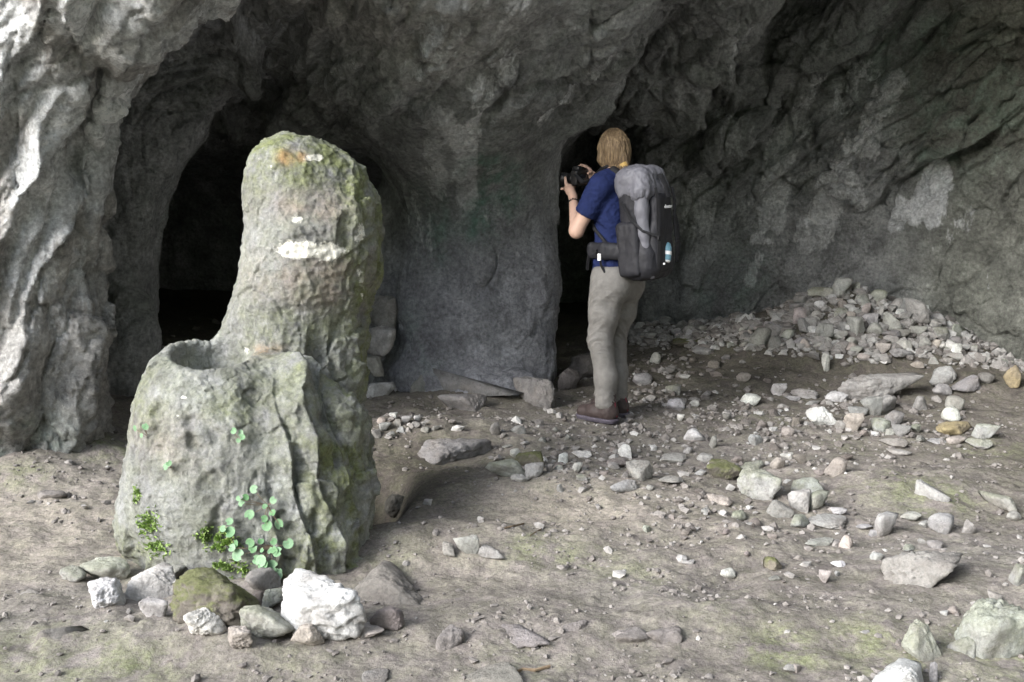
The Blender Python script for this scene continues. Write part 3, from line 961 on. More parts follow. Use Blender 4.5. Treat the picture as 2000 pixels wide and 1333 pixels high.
    d -= (1 - colm) * 0.018 * sstep(0.25, 0.5, fbm(V * 9 + 70, 2)) * (1 - rim * 0.6)
    d += 0.005 * fbm(V * 45, 2, 0.6)
    fh, fe = facets((V + 0.03 * fbm(V * 7, 2)[:, None]) * np.array([9, 9, 6.0]))
    d += (0.010 + 0.016 * flank + 0.010 * redge) * fh
    fh, fe = facets(V * 24.0)
    d += 0.005 * fh
    d += colm * sstep(1.35, 1.5, z) * 0.015 * fbm(V * 12 + 90, 3, 0.6)
    V = V + N * d[:, None]
    V32 = V.astype(np.float32)
    Nf = normals_of(V, F)
    if np.mean(np.sum(Nf * N, 1)) < 0:
        F = F[:, ::-1]
        Nf = -Nf
    nz = fbm(V * 5 + 3, 3)
    n2 = fbm(V * 12 + 8, 3)

    def blob(bx, by, rx, ry, am=1.0):
        """a stain on the front of the stone, centred where that place lies on it"""
        c = P(bx, by, 4.08)
        sx, sz = rx * 0.00195, ry * 0.00195
        return am * np.exp(-((x - c[0]) / sx) ** 2 - ((z - c[2]) / sz) ** 2) * sstep(0.3, -0.2, Nf[:, 1])

    def att(me, sel):
        white = np.maximum.reduce([blob(575, 490, 46, 22, 1.05), blob(606, 492, 40, 20, .9), blob(640, 494, 46, 26, .85), blob(600, 306, 22, 8, .95), blob(575, 430, 22, 14, .55), blob(684, 460, 14, 60, .55),
                                   blob(690, 560, 10, 60, .5), blob(520, 325, 12, 10, .6), blob(408, 742, 10, 5, .8), blob(400, 772, 7, 4, .8), blob(478, 690, 14, 14, .6), blob(490, 330, 10, 60, .4)])
        moss = np.clip(0.30 + 0.75 * colm * sstep(1.30, 1.5, z) + 0.5 * blob(560, 640, 90, 60) + 0.6 * flank * sstep(-.1, .3, nz) + 0.65 * redge + 0.5 * blob(660, 880, 60, 120)
                       + 0.5 * blob(500, 760, 60, 40) + 0.7 * blob(640, 1020, 60, 60) + 0.6 * blob(300, 1040, 50, 60) + 0.4 * blob(330, 760, 50, 60), 0, 1.1)
        rose = np.clip(blob(600, 410, 90, 40, .9) + blob(580, 540, 110, 50, .9) + blob(660, 560, 60, 60, .7) + blob(380, 820, 90, 50, .5), 0, 1)
        ochre = np.maximum.reduce([blob(548, 308, 18, 14, 1), blob(575, 305, 12, 10, .8), blob(520, 682, 26, 10, .8)])
        for nm, a in (('white', white), ('moss', moss), ('rose', rose), ('ochre', ochre)):
            fattr(me, nm, a[sel])

    fc = colm[F].mean(1)
    loc = Vector((-0.97, 4.15, 0.0))
    root = link('stalagmite', None, label='tall mossy limestone stalagmite with a hollow stone bowl at its foot', category='stalagmite')
    root.location = loc
    for nm, sel in (('column', fc > 0.5), ('bowl_block', fc <= 0.5)):
        u, inv = np.unique(F[sel].ravel(), return_inverse=True)
        me = raw_mesh(nm, V[u] - np.array(loc), inv.reshape(-1, 4))
        att(me, u)
        me.normals_split_custom_set_from_vertices([tuple(v) for v in Nf[u]])
        ob = link(nm, me, M_STAL, root)
    root.children[0]['label'] = 'upright rounded column streaked with moss and a white scar'
    root.children[1]['label'] = 'grey rock base with a round bowl hollowed in its top'
    G.disp_V = V
    return G


def Grid_sample(G, arr, p):
    keep = G.a
    G.a = arr
    o = G.sample(p)
    G.a = keep
    return o



build_ground()
G_CAVE = build_cave()
G_STAL = build_stalagmite()


# ------------------------------------------------------------------ loose stones
def ico(level):
    bm = bmesh.new()
    bmesh.ops.create_icosphere(bm, subdivisions=level, radius=1.0)
    V = np.array([v.co[:] for v in bm.verts])
    F = np.array([[v.index for v in f.verts] for f in bm.faces])
    bm.free()
    return V, F


def rock_shape(seed, level, planes=13, soft=14, rough=0.06, detail=0.0):
    r_ = np.random.default_rng(seed)
    D, F = ico(level)
    n = r_.normal(size=(planes, 3))
    n /= np.linalg.norm(n, axis=1, keepdims=True)
    n = np.concatenate([n, [[0, 0, -1.0], [0, 0, 1.0]]])
    dist = r_.uniform(0.62, 1.0, len(n))
    c = np.maximum(D @ n.T, 1e-4) / dist
    rad = (c ** soft).sum(1) ** (-1 / soft)
    V = D * rad[:, None]
    off = r_.uniform(0, 50, 3)
    V = V + D * (rough * fbm(V * 2.2 + off, 4, 0.55) + rough * 0.5 * fbm(V * 6 + off, 3, 0.6))[:, None]
    if detail:
        V = V + D * (detail * fbm(V * 5 + off, 5, 0.62, ridged=True) - detail * 1.2 * sstep(.3, .6, fbm(V * 4 + off + 9, 2)))[:, None]
    lo, hi = V.min(0), V.max(0)
    V = (V - (lo + hi) / 2) / (hi - lo)
    return V, F


STONES = []
for k in range(22):
    V_, F_ = rock_shape(100 + k, 4 if k < 12 else 3, planes=int(rng.integers(7, 15)), soft=float(rng.uniform(9, 24)), rough=0.13, detail=0.03)
    STONES.append(raw_mesh('stone', V_, F_))
    STONES[-1].materials.append(M_STONE)

TONE = {'w': (.68, .675, .66), 'p': (.385, .38, .365), 'g': (.27, .265, .255), 'b': (.27, .24, .22), 'm': (.20, .18, .15), 'l': (.40, .405, .38), 's': (.25, .235, .222), 'y': (.33, .275, .16), 'd': (.15, .14, .13), 'r': (.42, .375, .35)}
WORD = {'w': 'white', 'p': 'pale grey', 'g': 'grey', 'b': 'brownish', 'm': 'green mossy', 'l': 'green-stained', 's': 'soil-coloured', 'y': 'ochre', 'd': 'dark', 'r': 'pinkish'}
PLACED = []


def put_stone(px, cy, w, h, tone, name='stone', label=None, group=None, cat='stone', bury=0.16, depth=0.85, hero=0, rz=None, rough=None, at=None, tilt=0.0):
    """a loose stone: measured by where it touches the ground, its width and its height"""
    if at is None:
        hx, hy, hz = ground_hit(px, cy + h * 0.42)
        m = hy / FPX / math.cos(math.atan(abs(px - 1000) / FPX)) * 1.02
        W, H = w * m, h * m * 0.98
        D = max(W, H) * depth if h < 1.6 * w else W
        x, y = hx, hy + 0.33 * D
        H = H / (1 - bury * 0.6)
        # part of the height seen is the top face going back
        H = max(0.45 * H, H - 0.22 * D)
        H /= (1 - bury)
    else:
        x, y, W, D, H = at
    z = float(ground_z(x, y)[0]) + H * (0.5 - bury)
    if at is not None and len(at) == 5 and label is None:
        pass
    if hero:
        V, F = rock_shape(900 + len(PLACED) * 7 + hero, 5 if hero > 1 else 4, planes=9, soft=9, rough=0.21, detail=(rough if rough is not None else 0.03) * 1.5)
        me = raw_mesh(name, V, F)
        me.materials.append({'m': M_MOSSY, 'l': M_LICHEN}.get(tone, M_STONE))
        ob = link(name, me)
    else:
        ob = link(name, STONES[int(rng.integers(len(STONES)))])
        if tone in 'ml':
            ob.material_slots[0].link = 'OBJECT'
            ob.material_slots[0].material = M_MOSSY if tone == 'm' else M_LICHEN
    ob.location = (x, y, z)
    ob.scale = (W, D, H)
    ob.rotation_euler = (tilt * 0.5, tilt, rng.uniform(-.45, .45) if rz is None else rz)
    v = rng.uniform(.88, 1.12) * (1.2 if cat == 'rock' and px < 800 and cy > 1050 and tone in 'lpr' else 1.0)
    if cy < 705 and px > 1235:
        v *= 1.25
    c = TONE[tone]
    ob.color = (c[0] * v, c[1] * v * rng.uniform(.97, 1.03), c[2] * v * rng.uniform(.94, 1.05), 1)
    ob['category'] = cat
    if label is None:
        zone, zg = zone_of(px, cy)
        size = 'small' if w < 30 else ('large' if w > 55 else 'middle-sized')
        form = 'flat' if h < .52 * w else ('upright' if h > .92 * w else ('lumpy' if h > .7 * w else 'low'))
        label = f'{size} {form} {WORD[tone]} {name} {zone}'
        group = group or (f'{zg}: {size} {form} {WORD[tone]}')
    ob['label'] = label
    if group:
        ob['group'] = group
    PLACED.append((x, y, max(W, D) / 2))
    return ob


HEROES = [(x, y, t) for (x, y), t in ((ground_hit(1414, 930)[:2], 'the moss-capped stone'), (ground_hit(1487, 975)[:2], 'the large rough green-grey rock'), (ground_hit(1727, 775)[:2], 'the flat pale slab'),
          (ground_hit(1610, 825)[:2], 'the kidney-shaped white rock'), (ground_hit(1874, 845)[:2], 'the ochre-yellow stone'), (ground_hit(1205, 828)[:2], "the hiker's boots"), (ground_hit(1618, 722)[:2], 'the egg-shaped white stone'),
          (ground_hit(1860, 750)[:2], 'the smooth oval pale rock'), (ground_hit(1822, 1130)[:2], 'the large angular grey rock'), (ground_hit(1955, 1270)[:2], 'the broad mossy outcrop'), (ground_hit(1764, 1330)[:2], 'the whitish pointed boulder'),
          (ground_hit(1040, 910)[:2], 'the yellow-green mossy stone'), (ground_hit(915, 1090)[:2], 'the pale rocks on the hollow lip'), (ground_hit(628, 1240)[:2], 'the big bright white boulder'), (ground_hit(880, 895)[:2], 'the low rock ridge behind the hollow'),
          (ground_hit(1511, 1112)[:2], 'the lone moss-grown stone'), (ground_hit(200, 1150)[:2], 'the rounded white rock below the stalagmite'), (ground_hit(930, 790)[:2], 'the foot of the rock pillar'), (ground_hit(1340, 690)[:2], 'the tail of rubble'), (ground_hit(1030, 1312)[:2], 'the brown crooked twig'))]


def zone_of(px, py):
    if py < 700 and px > 1235:
        if px < 1500:
            return 'in the low tail of rubble along the back wall', 'stones of the rubble tail'
        if py < 600:
            return 'near the crest of the rubble heap', 'stones near the heap crest'
        if py > 665:
            return 'at the foot of the rubble heap', 'stones at the heap foot'
        return 'on the slope of the rubble heap', 'stones on the heap slope'
    if px < 860 and py < 900:
        return 'piled between the stalagmite and the rock pillar', 'stones by the pillar foot'
    g = ground_hit(px, py)
    t = min(HEROES, key=lambda h: (h[0] - g[0]) ** 2 + (h[1] - g[1]) ** 2)[2]
    return 'lying nearest to ' + t, 'stones near ' + t


# rocks heaped at the stalagmite's foot, each one told apart
F_ = 'rock'
for a in [
    (138, 1126, 48, 34, 'l', 'small green-grey rock at the far end of the rocks before the stalagmite', 1),
    (200, 1120, 86, 52, 'l', 'blocky green-grey rock behind the rounded white one below the stalagmite', 1),
    (192, 1162, 88, 62, 'w', 'rounded white limestone rock leaning on a blocky green-grey one', 2),
    (292, 1138, 100, 76, 'w', 'whitish peaked rock behind the dark mossy boulder and small cobble', 2),
    (350, 1122, 62, 40, 'g', 'grey rock between the peaked whitish rock and the stalagmite', 1),
    (386, 1110, 26, 24, 'p', 'tiny pale bluish rock tucked against the foot of the stalagmite', 1),
    (424, 1112, 62, 32, 'b', 'flat grey-brown rock behind the dark mossy boulder', 1),
    (296, 1192, 55, 48, 'p', 'small pale cobble below the peaked whitish rock', 1),
    (410, 1168, 165, 112, 'm', 'large dark brown boulder with a mossy flank below the stalagmite', 2),
    (387, 1232, 84, 60, 'w', 'white blocky rock in front of the dark mossy boulder', 2),
    (464, 1254, 76, 52, 'r', 'low pale brown rock beside the white block, before the mossy boulder', 2),
    (518, 1222, 112, 84, 'l', 'angular rock with green lichen between the mossy boulder and the big white one', 2),
    (512, 1140, 74, 52, 'g', 'grey leaning rock under the round-leaved plant', 1),
    (502, 1168, 28, 34, 'b', 'small brown wedge of rock beside the mossy boulder', 1),
    (532, 1172, 48, 42, 'l', 'green-grey rock peeping out behind the big white boulder', 1),
    (628, 1194, 182, 130, 'w', 'big bright white limestone boulder with a rough broken side', 2),
    (596, 1246, 72, 52, 'r', 'pinkish rock in front of the big white boulder', 2),
    (718, 1236, 68, 26, 'r', 'flat pinkish slab at the foot of the big white boulder', 1),
    (758, 1216, 62, 56, 'b', 'grey-brown rock beside the big white boulder', 1),
]:
    px, cy, w, h, tn, lb, hr = a
    put_stone(px, cy, w, h, tn, F_, lb, 'rocks heaped before the stalagmite', 'rock', hero=hr, bury=0.12, rough=0.05 if tn == 'm' or w > 150 else 0.03)
put_stone(768, 1155, 225, 62, 's', 'half_buried_rock', 'broad soil-coloured rock half buried behind the grey-brown one', None, 'rock', bury=0.55, hero=2)
put_stone(874, 1256, 66, 28, 's', 'half_buried_rock', 'dull rock sunk in the soil apart from the heap of rocks', None, 'rock', bury=0.5, hero=1)
for px, cy, w, h, lb in ((876, 1079, 36, 28, 'blunt pale rock at the lip of the dark hollow'), (912, 1077, 46, 46, 'upright pale pointed rock at the lip of the dark hollow'), (958, 1089, 52, 26, 'low flat pale rock at the lip of the dark hollow')):
    put_stone(px, cy, w, h, 'p', 'rock', lb, 'rocks on the lip of the hollow', 'rock', hero=1)
# rocks of the outcrop kind
put_stone(1822, 1118, 150, 66, 'g', 'angular_rock', 'large angular grey rock half sunk in the trodden soil', None, 'rock', hero=2, bury=0.4, rough=0.09)
put_stone(1955, 1255, 150, 78, 'l', 'mossy_outcrop', 'broad mossy grey outcrop rising from the trodden soil', None, 'rock', hero=2, bury=0.55, rough=0.08)
put_stone(1808, 1268, 76, 72, 'l', 'jagged_rock', 'jagged pale green rock beside the broad mossy outcrop', None, 'rock', hero=2, bury=0.2, rough=0.06)
put_stone(1764, 1326, 112, 62, 'w', 'rock', 'whitish pointed boulder lying next to a small upright stone', None, 'rock', hero=2, bury=0.2)
put_stone(1824, 1318, 20, 36, 'g', 'stone', 'small grey stone standing upright beside the whitish pointed boulder', None, 'stone', hero=1)
put_stone(1727, 764, 165, 50, 'p', 'flat_slab', 'long flat pale limestone slab on the cave floor', None, 'slab', hero=2, bury=0.3, depth=0.5, rz=-0.12, rough=0.02)
put_stone(1414, 922, 74, 42, 'm', 'stone', 'rounded stone with a cap of bright green moss', None, 'stone', hero=1)
put_stone(1487, 952, 86, 66, 'l', 'rock', 'large rough green-grey rock beside the moss-capped stone', None, 'rock', hero=2, rough=0.05)
put_stone(1874, 838, 68, 30, 'y', 'stone', 'ochre-yellow stone among grey ones', None, 'stone', hero=1)
put_stone(1985, 741, 44, 42, 'y', 'stone', 'yellowish rounded stone on the dark soil near the wall', None, 'stone', hero=1)
put_stone(1040, 896, 60, 38, 'm', 'stone', 'bright yellow-green mossy stone on the crest of the hump', None, 'stone', hero=1)
put_stone(991, 919, 74, 46, 'l', 'rock', 'yellowish grey rock beside the yellow-green mossy stone', None, 'rock', hero=1)
put_stone(1042, 920, 44, 36, 'p', 'stone', 'pale grey cobble in front of the yellow-green mossy stone', None, 'stone', hero=1)
put_stone(1511, 1104, 36, 26, 'm', 'stone', 'small moss-grown stone alone on the trodden soil', None, 'stone', hero=1)
put_stone(1610, 813, 68, 44, 'w', 'rock', 'large white kidney-shaped rock before the flat pale slab', None, 'rock', hero=2)
put_stone(1618, 712, 27, 33, 'w', 'stone', 'bright white egg-shaped stone on dark soil below the heap', None, 'stone', hero=1)
put_stone(1843, 739, 58, 36, 'p', 'rock', 'smooth oval pale rock on the dark soil', None, 'rock', hero=1)
put_stone(1889, 756, 64, 34, 'g', 'rock', 'flattish grey rock next to the smooth oval pale one', None, 'rock', hero=1)
put_stone(880, 886, 140, 46, 'g', 'half_buried_rock', 'low grey rock ridge at the back of the dark hollow', None, 'rock', hero=2, bury=0.4, rz=-0.3)
put_stone(770, 1000, 44, 46, 'd', 'rock', 'dark boulder lying deep in the hollow', None, 'rock', hero=1)
put_stone(1830, 962, 66, 30, 'p', 'half_buried_rock', 'curved pale ledge of rock showing through the green swell of soil', None, 'rock', hero=1, bury=0.4, rz=-0.5)
for px, cy, w, h, lb in ((930, 762, 190, 54, 'broad low rock ledge at the foot of the rock pillar'), (1042, 772, 96, 48, 'rounded grey rock under the edge of the pillar by the doorway'), (836, 748, 84, 40, 'flat grey rock against the pillar foot near the stacked rocks'),
                         (900, 792, 90, 34, 'low grey rock lying before the broad ledge of the pillar')):
    put_stone(px, cy, w, h, 'g', 'half_buried_rock', lb, None, 'rock', hero=2, bury=0.4, depth=0.6, rough=0.05)
put_stone(1112, 742, 46, 46, 'd', 'rock', 'dark rounded boulder at the threshold of the black doorway', None, 'rock', hero=1)
put_stone(1138, 716, 84, 56, 'd', 'rock', 'big dark boulder inside the black doorway', None, 'rock', hero=1)
for px, cy, w, h, tn, lb in ((750, 612, 66, 70, 'p', 'grey rock topmost of the stack beside the pillar'), (742, 668, 66, 60, 'w', 'large pale rock in the middle of the stack beside the pillar'),
                             (730, 714, 48, 40, 'p', 'pale rock under the large one in the stack beside the pillar'), (738, 768, 54, 44, 'w', 'white rock low in the stack beside the pillar'), (738, 802, 42, 44, 'r', 'yellowish rock at the foot of the stack beside the pillar')):
    y_ = 6.92 - 0.42 * (cy - 612) / 190
    c = P(px, cy, y_)
    m = y_ / FPX
    o = put_stone(px, cy, w, h, tn, 'rock', lb, 'rocks stacked beside the pillar', 'rock', hero=1, at=(c[0], y_, w * m, w * m, h * m))
    o.location.z = c[2]

LIST = """1006,887,22,18,w 991,874,22,9,p 1099,897,26,21,w 1137,888,37,19,w 1220,881,31,28,w 1128,915,24,20,w 1256,922,62,40,p 1312,941,57,20,p 1220,956,56,28,p 1094,958,15,16,p
1322,793,37,24,w 1358,789,21,14,w 1330,818,15,15,w 1358,850,44,26,w 1394,865,17,25,p 1315,897,56,22,p 1343,881,19,15,p 1379,896,31,19,p 1368,924,23,13,p 1409,979,52,20,r
1011,841,29,19,g 966,841,22,26,g 1207,905,46,19,b 1075,916,17,17,g 1091,914,17,13,l 1138,935,23,15,l 1014,936,41,15,p 1345,1101,25,11,p
1469,783,37,24,w 1646,833,23,21,p 1671,828,37,38,r 1679,806,34,24,g 1703,797,44,40,p 1735,792,37,32,p 1724,832,37,28,l 1745,819,41,30,g 1800,792,27,28,p 1868,792,35,30,p 1859,813,38,28,w
1872,861,38,18,r 1835,863,36,11,p 1916,870,46,22,l 1928,844,46,32,l 1763,846,31,24,g 1787,840,29,16,l 1739,845,24,14,p 1479,862,29,22,p 1538,892,25,15,w 1562,898,27,22,b 1520,909,29,26,r
1472,910,52,24,l 1634,912,42,40,r 1655,894,31,13,b 1577,957,60,38,l 1563,984,44,44,p 1601,981,44,36,l 1526,996,54,32,g 1640,1000,28,16,p 1622,1024,78,24,p 1565,1020,42,28,l
1733,1029,48,46,p 1790,1011,40,18,p 1805,1029,25,16,p 1842,1026,46,38,p 1895,1032,28,26,p 1691,1035,31,12,p 1709,1042,21,15,p 1604,1065,54,20,p 1653,1062,27,26,r 1713,1090,25,15,p 1640,1104,25,15,w
1424,1125,32,20,w 1613,1130,25,26,r 1637,1122,11,10,p 1514,1134,25,13,g 1832,1065,32,18,p 1802,1059,17,11,p 1778,1072,28,14,l 1946,1171,26,18,p 1955,990,64,30,l 1985,1012,29,17,p 1996,1130,32,40,l
1751,870,46,20,p 1760,884,42,14,p 1890,1270,52,32,l 1543,1310,23,15,p 1558,1309,19,16,r 1866,1195,26,16,r 1845,1199,15,11,p 1690,1239,19,9,p 1524,765,29,26,w 1575,768,54,22,p 1634,777,38,24,w
1550,780,28,12,p 1587,786,27,12,p 1256,744,39,26,p 1280,701,23,22,p 1316,762,31,22,l 1395,713,25,18,b 1400,731,25,13,b 1453,741,27,18,r 1376,688,46,18,g 1342,672,62,20,m 1484,664,43,38,g 1514,674,29,28,g
1844,766,36,24,p 1764,698,52,22,p 1792,716,23,13,r 1824,708,21,13,p 1851,707,19,13,p 1689,700,25,13,r 1767,682,29,22,p 1930,744,29,20,g 1800,860,22,14,g 1690,850,20,14,b 1455,800,18,12,b 1420,815,16,12,g
1490,828,20,14,b 1540,845,26,20,r 1555,825,20,18,b 1380,772,18,12,g 1418,700,18,12,g 1310,725,22,14,g 1355,705,18,12,b 1500,745,16,10,b 1230,940,18,12,b 1270,955,16,11,p 1180,925,18,12,b
940,1015,16,14,p 1150,975,12,9,b 1445,1010,30,20,l 1380,1000,22,12,p 1475,1020,24,15,b 1420,1040,18,12,b 1340,1040,20,12,b 1310,1010,16,10,r 1510,1050,20,12,b 1560,1090,16,11,b 1460,1085,14,10,b
1265,1035,18,14,l 1195,880,16,12,b 1165,860,20,13,g 1060,860,18,12,g 1110,855,16,11,g 1025,868,18,11,p 1085,840,16,10,g 940,870,26,12,g 985,855,18,11,g 1440,900,22,14,b 1600,925,20,13,b
1240,1245,60,34,s 1300,1235,62,38,s 1215,1240,40,24,s 1020,1245,100,40,s 1120,1225,46,24,s 960,1330,110,30,s 50,1150,60,20,s 95,965,44,24,s 730,1330,60,20,s 345,1100,24,16,b 115,1240,64,26,s
752,838,26,18,p 735,850,22,16,g 775,828,20,15,p 796,822,22,16,p 762,852,20,14,g 782,842,18,12,p 812,832,22,14,g 745,825,18,14,r 830,842,18,12,p 815,818,14,11,w 850,838,18,11,g 768,812,16,12,w"""
for it in LIST.split():
    px, cy, w, h, tn = it.split(',')
    px, cy, w, h = float(px), float(cy), float(w), float(h)
    if tn == 's':
        cy, w, h = cy + .2 * h, w * 1.25, h * .6
    bur = 0.55 if tn == 's' else 0.45 if (w > 38 and h < 0.62 * w and cy > 1200) else 0.18
    put_stone(px, cy, w, h, tn, bury=bur, hero=1 if w > 50 else 0)

# rubble heap: stones one by one over the cone, largest where the photograph shows them
heap = [(1646, 572, 36, 40, 'p'), (1606, 574, 52, 28, 'l'), (1795, 618, 40, 50, 'p'), (1747, 636, 34, 36, 'p'), (1880, 655, 36, 36, 'l'), (1675, 650, 34, 46, 'p'), (1693, 612, 30, 26, 'r'), (1719, 612, 20, 20, 'p'),
        (1640, 618, 30, 24, 'l'), (1580, 640, 34, 30, 'g'), (1613, 652, 36, 30, 'g'), (1565, 588, 28, 24, 'g'), (1672, 564, 20, 20, 'p'), (1735, 566, 18, 26, 'p'), (1778, 590, 30, 22, 'p'), (1762, 580, 26, 16, 'g'),
        (1827, 638, 26, 22, 'p'), (1840, 660, 34, 28, 'l'), (1806, 675, 24, 26, 'p'), (1742, 660, 46, 22, 'g'), (1640, 660, 26, 20, 'p'), (1515, 650, 34, 30, 'g'), (1540, 625, 30, 22, 'g'), (1557, 605, 26, 20, 'g')]
for px, cy, w, h, tn in heap:
    put_stone(px, cy, w, h, tn, bury=0.1, hero=1)
n_h = 0
tries = 0
while n_h < 95 and tries < 4000:
    tries += 1
    px, cy = rng.uniform(1240, 1990), rng.uniform(560, 720)
    top = np.interp(px, [1240, 1300, 1480, 1560, 1620, 1780, 1850, 1900, 1990], [640, 625, 640, 600, 560, 575, 620, 660, 700])
    bot = np.interp(px, [1240, 1500, 1560, 1700, 1850, 1990], [668, 680, 690, 695, 700, 720])
    if not top < cy < bot:
        continue
    g_ = ground_hit(px, cy)
    w = rng.choice([17, 21, 25, 30, 35], p=[.2, .3, .25, .15, .1]) * (0.85 if px < 1500 else 1)
    m = g_[1] / FPX
    if any((g_[0] - a) ** 2 + (g_[1] - b) ** 2 < (0.62 * (w * m / 2 + c)) ** 2 for a, b, c in PLACED):
        continue
    put_stone(px, cy, w, w * rng.uniform(.65, .95), rng.choice(list('pppglrwp')), bury=0.12)
    n_h += 1


def pebbles(name, pts, sizes, tones, mat, label, kind='stuff'):
    """one mesh of many small angular stones lying on the soil"""
    D, F = ico(1)
    n = len(pts)
    V = D[None] * (1 + 0.35 * rng.normal(size=(n, len(D), 1)).clip(-1, 1))
    V = V * (sizes[:, None] * np.stack([rng.uniform(.8, 1.3, n), rng.uniform(.7, 1.1, n), rng.uniform(.5, .85, n)], 1))[:, None, :] * 0.5
    a = rng.uniform(0, 6.28, n)
    ca, sa = np.cos(a)[:, None], np.sin(a)[:, None]
    x, y = V[..., 0] * ca - V[..., 1] * sa, V[..., 0] * sa + V[..., 1] * ca
    V = np.stack([x, y, V[..., 2]], -1) + pts[:, None, :] + np.array([0, 0, 1]) * (sizes * 0.16)[:, None, None]
    FF = (F[None] + (np.arange(n) * len(D))[:, None, None]).reshape(-1, 3)
    me = raw_mesh(name, V.reshape(-1, 3), FF)
    me.polygons.foreach_set('use_smooth', np.zeros(len(FF), bool))
    fattr(me, 'tone', np.repeat(tones, len(D)))
    return link(name, me, mat, kind=kind, label=label, category=name)


t_ = NT('gravel_stone')
c_ = t_.ramp(t_.attr('tone'), [(0.0, (.13, .115, .105)), (0.45, (.235, .218, .205)), (0.8, (.38, .37, .355)), (1.0, (.60, .595, .58))])
c_ = t_.mix(1.0, c_, t_.ramp(t_.noise(t_.pos(), 70, 5, .7), [(.3, .7), (.7, 1.2)]), 'MULTIPLY')
M_GRAVEL = t_.done(c_, 0.93, t_.bump(t_.noise(t_.pos(), 120, 4, .7), .5, .004))

# gravel in the stony strips
N = 26000
gx, gy = rng.uniform(-3.0, 4.3, N), 2.6 + 6.2 * rng.random(N) ** 0.8
ppx, ppy, _ = project(np.stack([gx, gy, ground_z(gx, gy)], 1))
den = 0.06 + 0 * gx
for px, py, r, a in [(1330, 830, 220, 1.0), (1500, 850, 200, .9), (1700, 830, 180, .8), (1350, 1010, 130, .9), (1500, 1030, 120, .7), (1150, 900, 150, .7), (1050, 850, 100, .7), (1850, 850, 120, .7),
                     (1300, 730, 120, .7), (1650, 1060, 160, .5), (1560, 1150, 200, .35), (790, 835, 80, .9), (1150, 1000, 130, .3), (120, 950, 150, .3), (1400, 930, 200, .8), (1800, 1200, 200, .25), (250, 1230, 200, .12)]:
    den = np.maximum(den, a * np.exp(-((ppx - px) / r) ** 2 - ((ppy - py) / (r * 0.42)) ** 2))
clump = sstep(-.35, .35, fbm(np.stack([gx, gy, 0 * gx], 1) * 3.1, 3))
keep = (rng.random(N) < den * (0.35 + 0.65 * clump)) & (ppy < 1400) & ~((gx > -1.5) & (gx < -0.5) & (gy > 3.55) & (gy < 4.7))
gx, gy = gx[keep], gy[keep]
sz = np.minimum(0.010 + 0.013 * rng.exponential(1.0, len(gx)), 0.060) * (0.7 + 0.12 * np.clip(gy - 3, 0, 4))
pebbles('gravel', np.stack([gx, gy, ground_z(gx, gy)], 1), sz, np.clip(rng.normal(.42, .2, len(gx)), 0, 1), M_GRAVEL, 'grey-brown gravel and small broken stones strewn over the cave floor')
# crumbs of soil
N = 30000
cx_, cy_ = rng.uniform(-2.4, 3.6, N), 2.75 + 3.8 * rng.random(N) ** 1.25
cl_ = fbm(np.stack([cx_, cy_, 0 * cx_], 1) * 2.6 + 4, 4, .6)
kk = (rng.random(N) < np.clip(.12 + 1.1 * cl_, 0.03, .8)) & ~((cx_ > -1.45) & (cx_ < -0.5) & (cy_ > 3.6) & (cy_ < 4.7))
cx_, cy_ = cx_[kk], cy_[kk]
pebbles('soil_crumbs', np.stack([cx_, cy_, ground_z(cx_, cy_)], 1), np.minimum(.006 + .007 * rng.exponential(1, len(cx_)), .035), np.clip(rng.normal(.32, .10, len(cx_)), 0, 1), M_GRAVEL, 'crumbs of grey-brown soil and grit over the trodden floor')
# small stuff between the stones of the heap
N = 5200
hx, hy = rng.uniform(0.9, 4.0, N), rng.uniform(7.0, 8.9, N)
hz = ground_z(hx, hy)
ppx, ppy, _ = project(np.stack([hx, hy, hz], 1))
top = np.interp(ppx, [1240, 1300, 1480, 1560, 1620, 1780, 1850, 1900, 1990], [625, 612, 625, 585, 545, 560, 605, 645, 690])
bot = np.interp(ppx, [1240, 1500, 1560, 1700, 1850, 1990], [672, 685, 700, 705, 705, 725])
keep = (ppy > top) & (ppy < bot + rng.normal(0, 6, N)) & (ppx > 1230)
hx, hy, hz = hx[keep], hy[keep], hz[keep]
pebbles('rubble', np.stack([hx, hy, hz], 1), np.minimum(0.03 + 0.022 * rng.exponential(1, len(hx)), 0.11), np.clip(rng.normal(.6, .17, len(hx)), 0, 1), M_GRAVEL, 'small broken limestone filling the gaps of the rubble heap')

# ------------------------------------------------------------------ hiker
HIKER_AT = Vector((0.580, 6.14, 0.0))
HIKER_AT.z = float(ground_z(HIKER_AT.x, HIKER_AT.y)[0]) - 0.005
HIKER_ROT = R(50)

M_SKIN = mat_plain('skin', (.60, .40, .31), .5, .08, 25, .1, .002, .35)
M_NAVY = mat_plain('navy_cotton', (.017, .026, .088), .85, .2, 30, .4, .006, .15, .3)
M_KHAKI = mat_plain('khaki_cotton', (.19, .183, .173), .9, .14, 26, .5, .008, .15, .3)
M_BOOT = mat_plain('brown_leather', (.050, .037, .035), .6, .25, 40, .3, .004, .3)
M_SOLE = mat_plain('boot_rubber', (.085, .075, .095), .6, .2, 60, .2, .003, .3)
M_RED = mat_plain('red_trim', (.22, .03, .05), .7, .1, 60, .1, .002)
M_PGREY = mat_plain('grey_nylon', (.14, .14, .16), .55, .1, 18, .25, .006, .35, .4)
M_PBLACK = mat_plain('black_nylon', (.020, .020, .024), .6, .15, 18, .25, .006, .3, .4)
M_STRAP = mat_plain('black_webbing', (.018, .018, .02), .7, .2, 90, .3, .002, .25)
M_CAMB = mat_plain('camera_black', (.012, .012, .013), .45, .2, 120, .2, .001, .4)
M_GLASS = mat_plain('lens_glass', (.02, .022, .03), .08, .1, 20, .0, .001, .8)
M_WHITE = mat_plain('white_plastic', (.80, .80, .80), .4, .04, 30, .05, .001, .4)
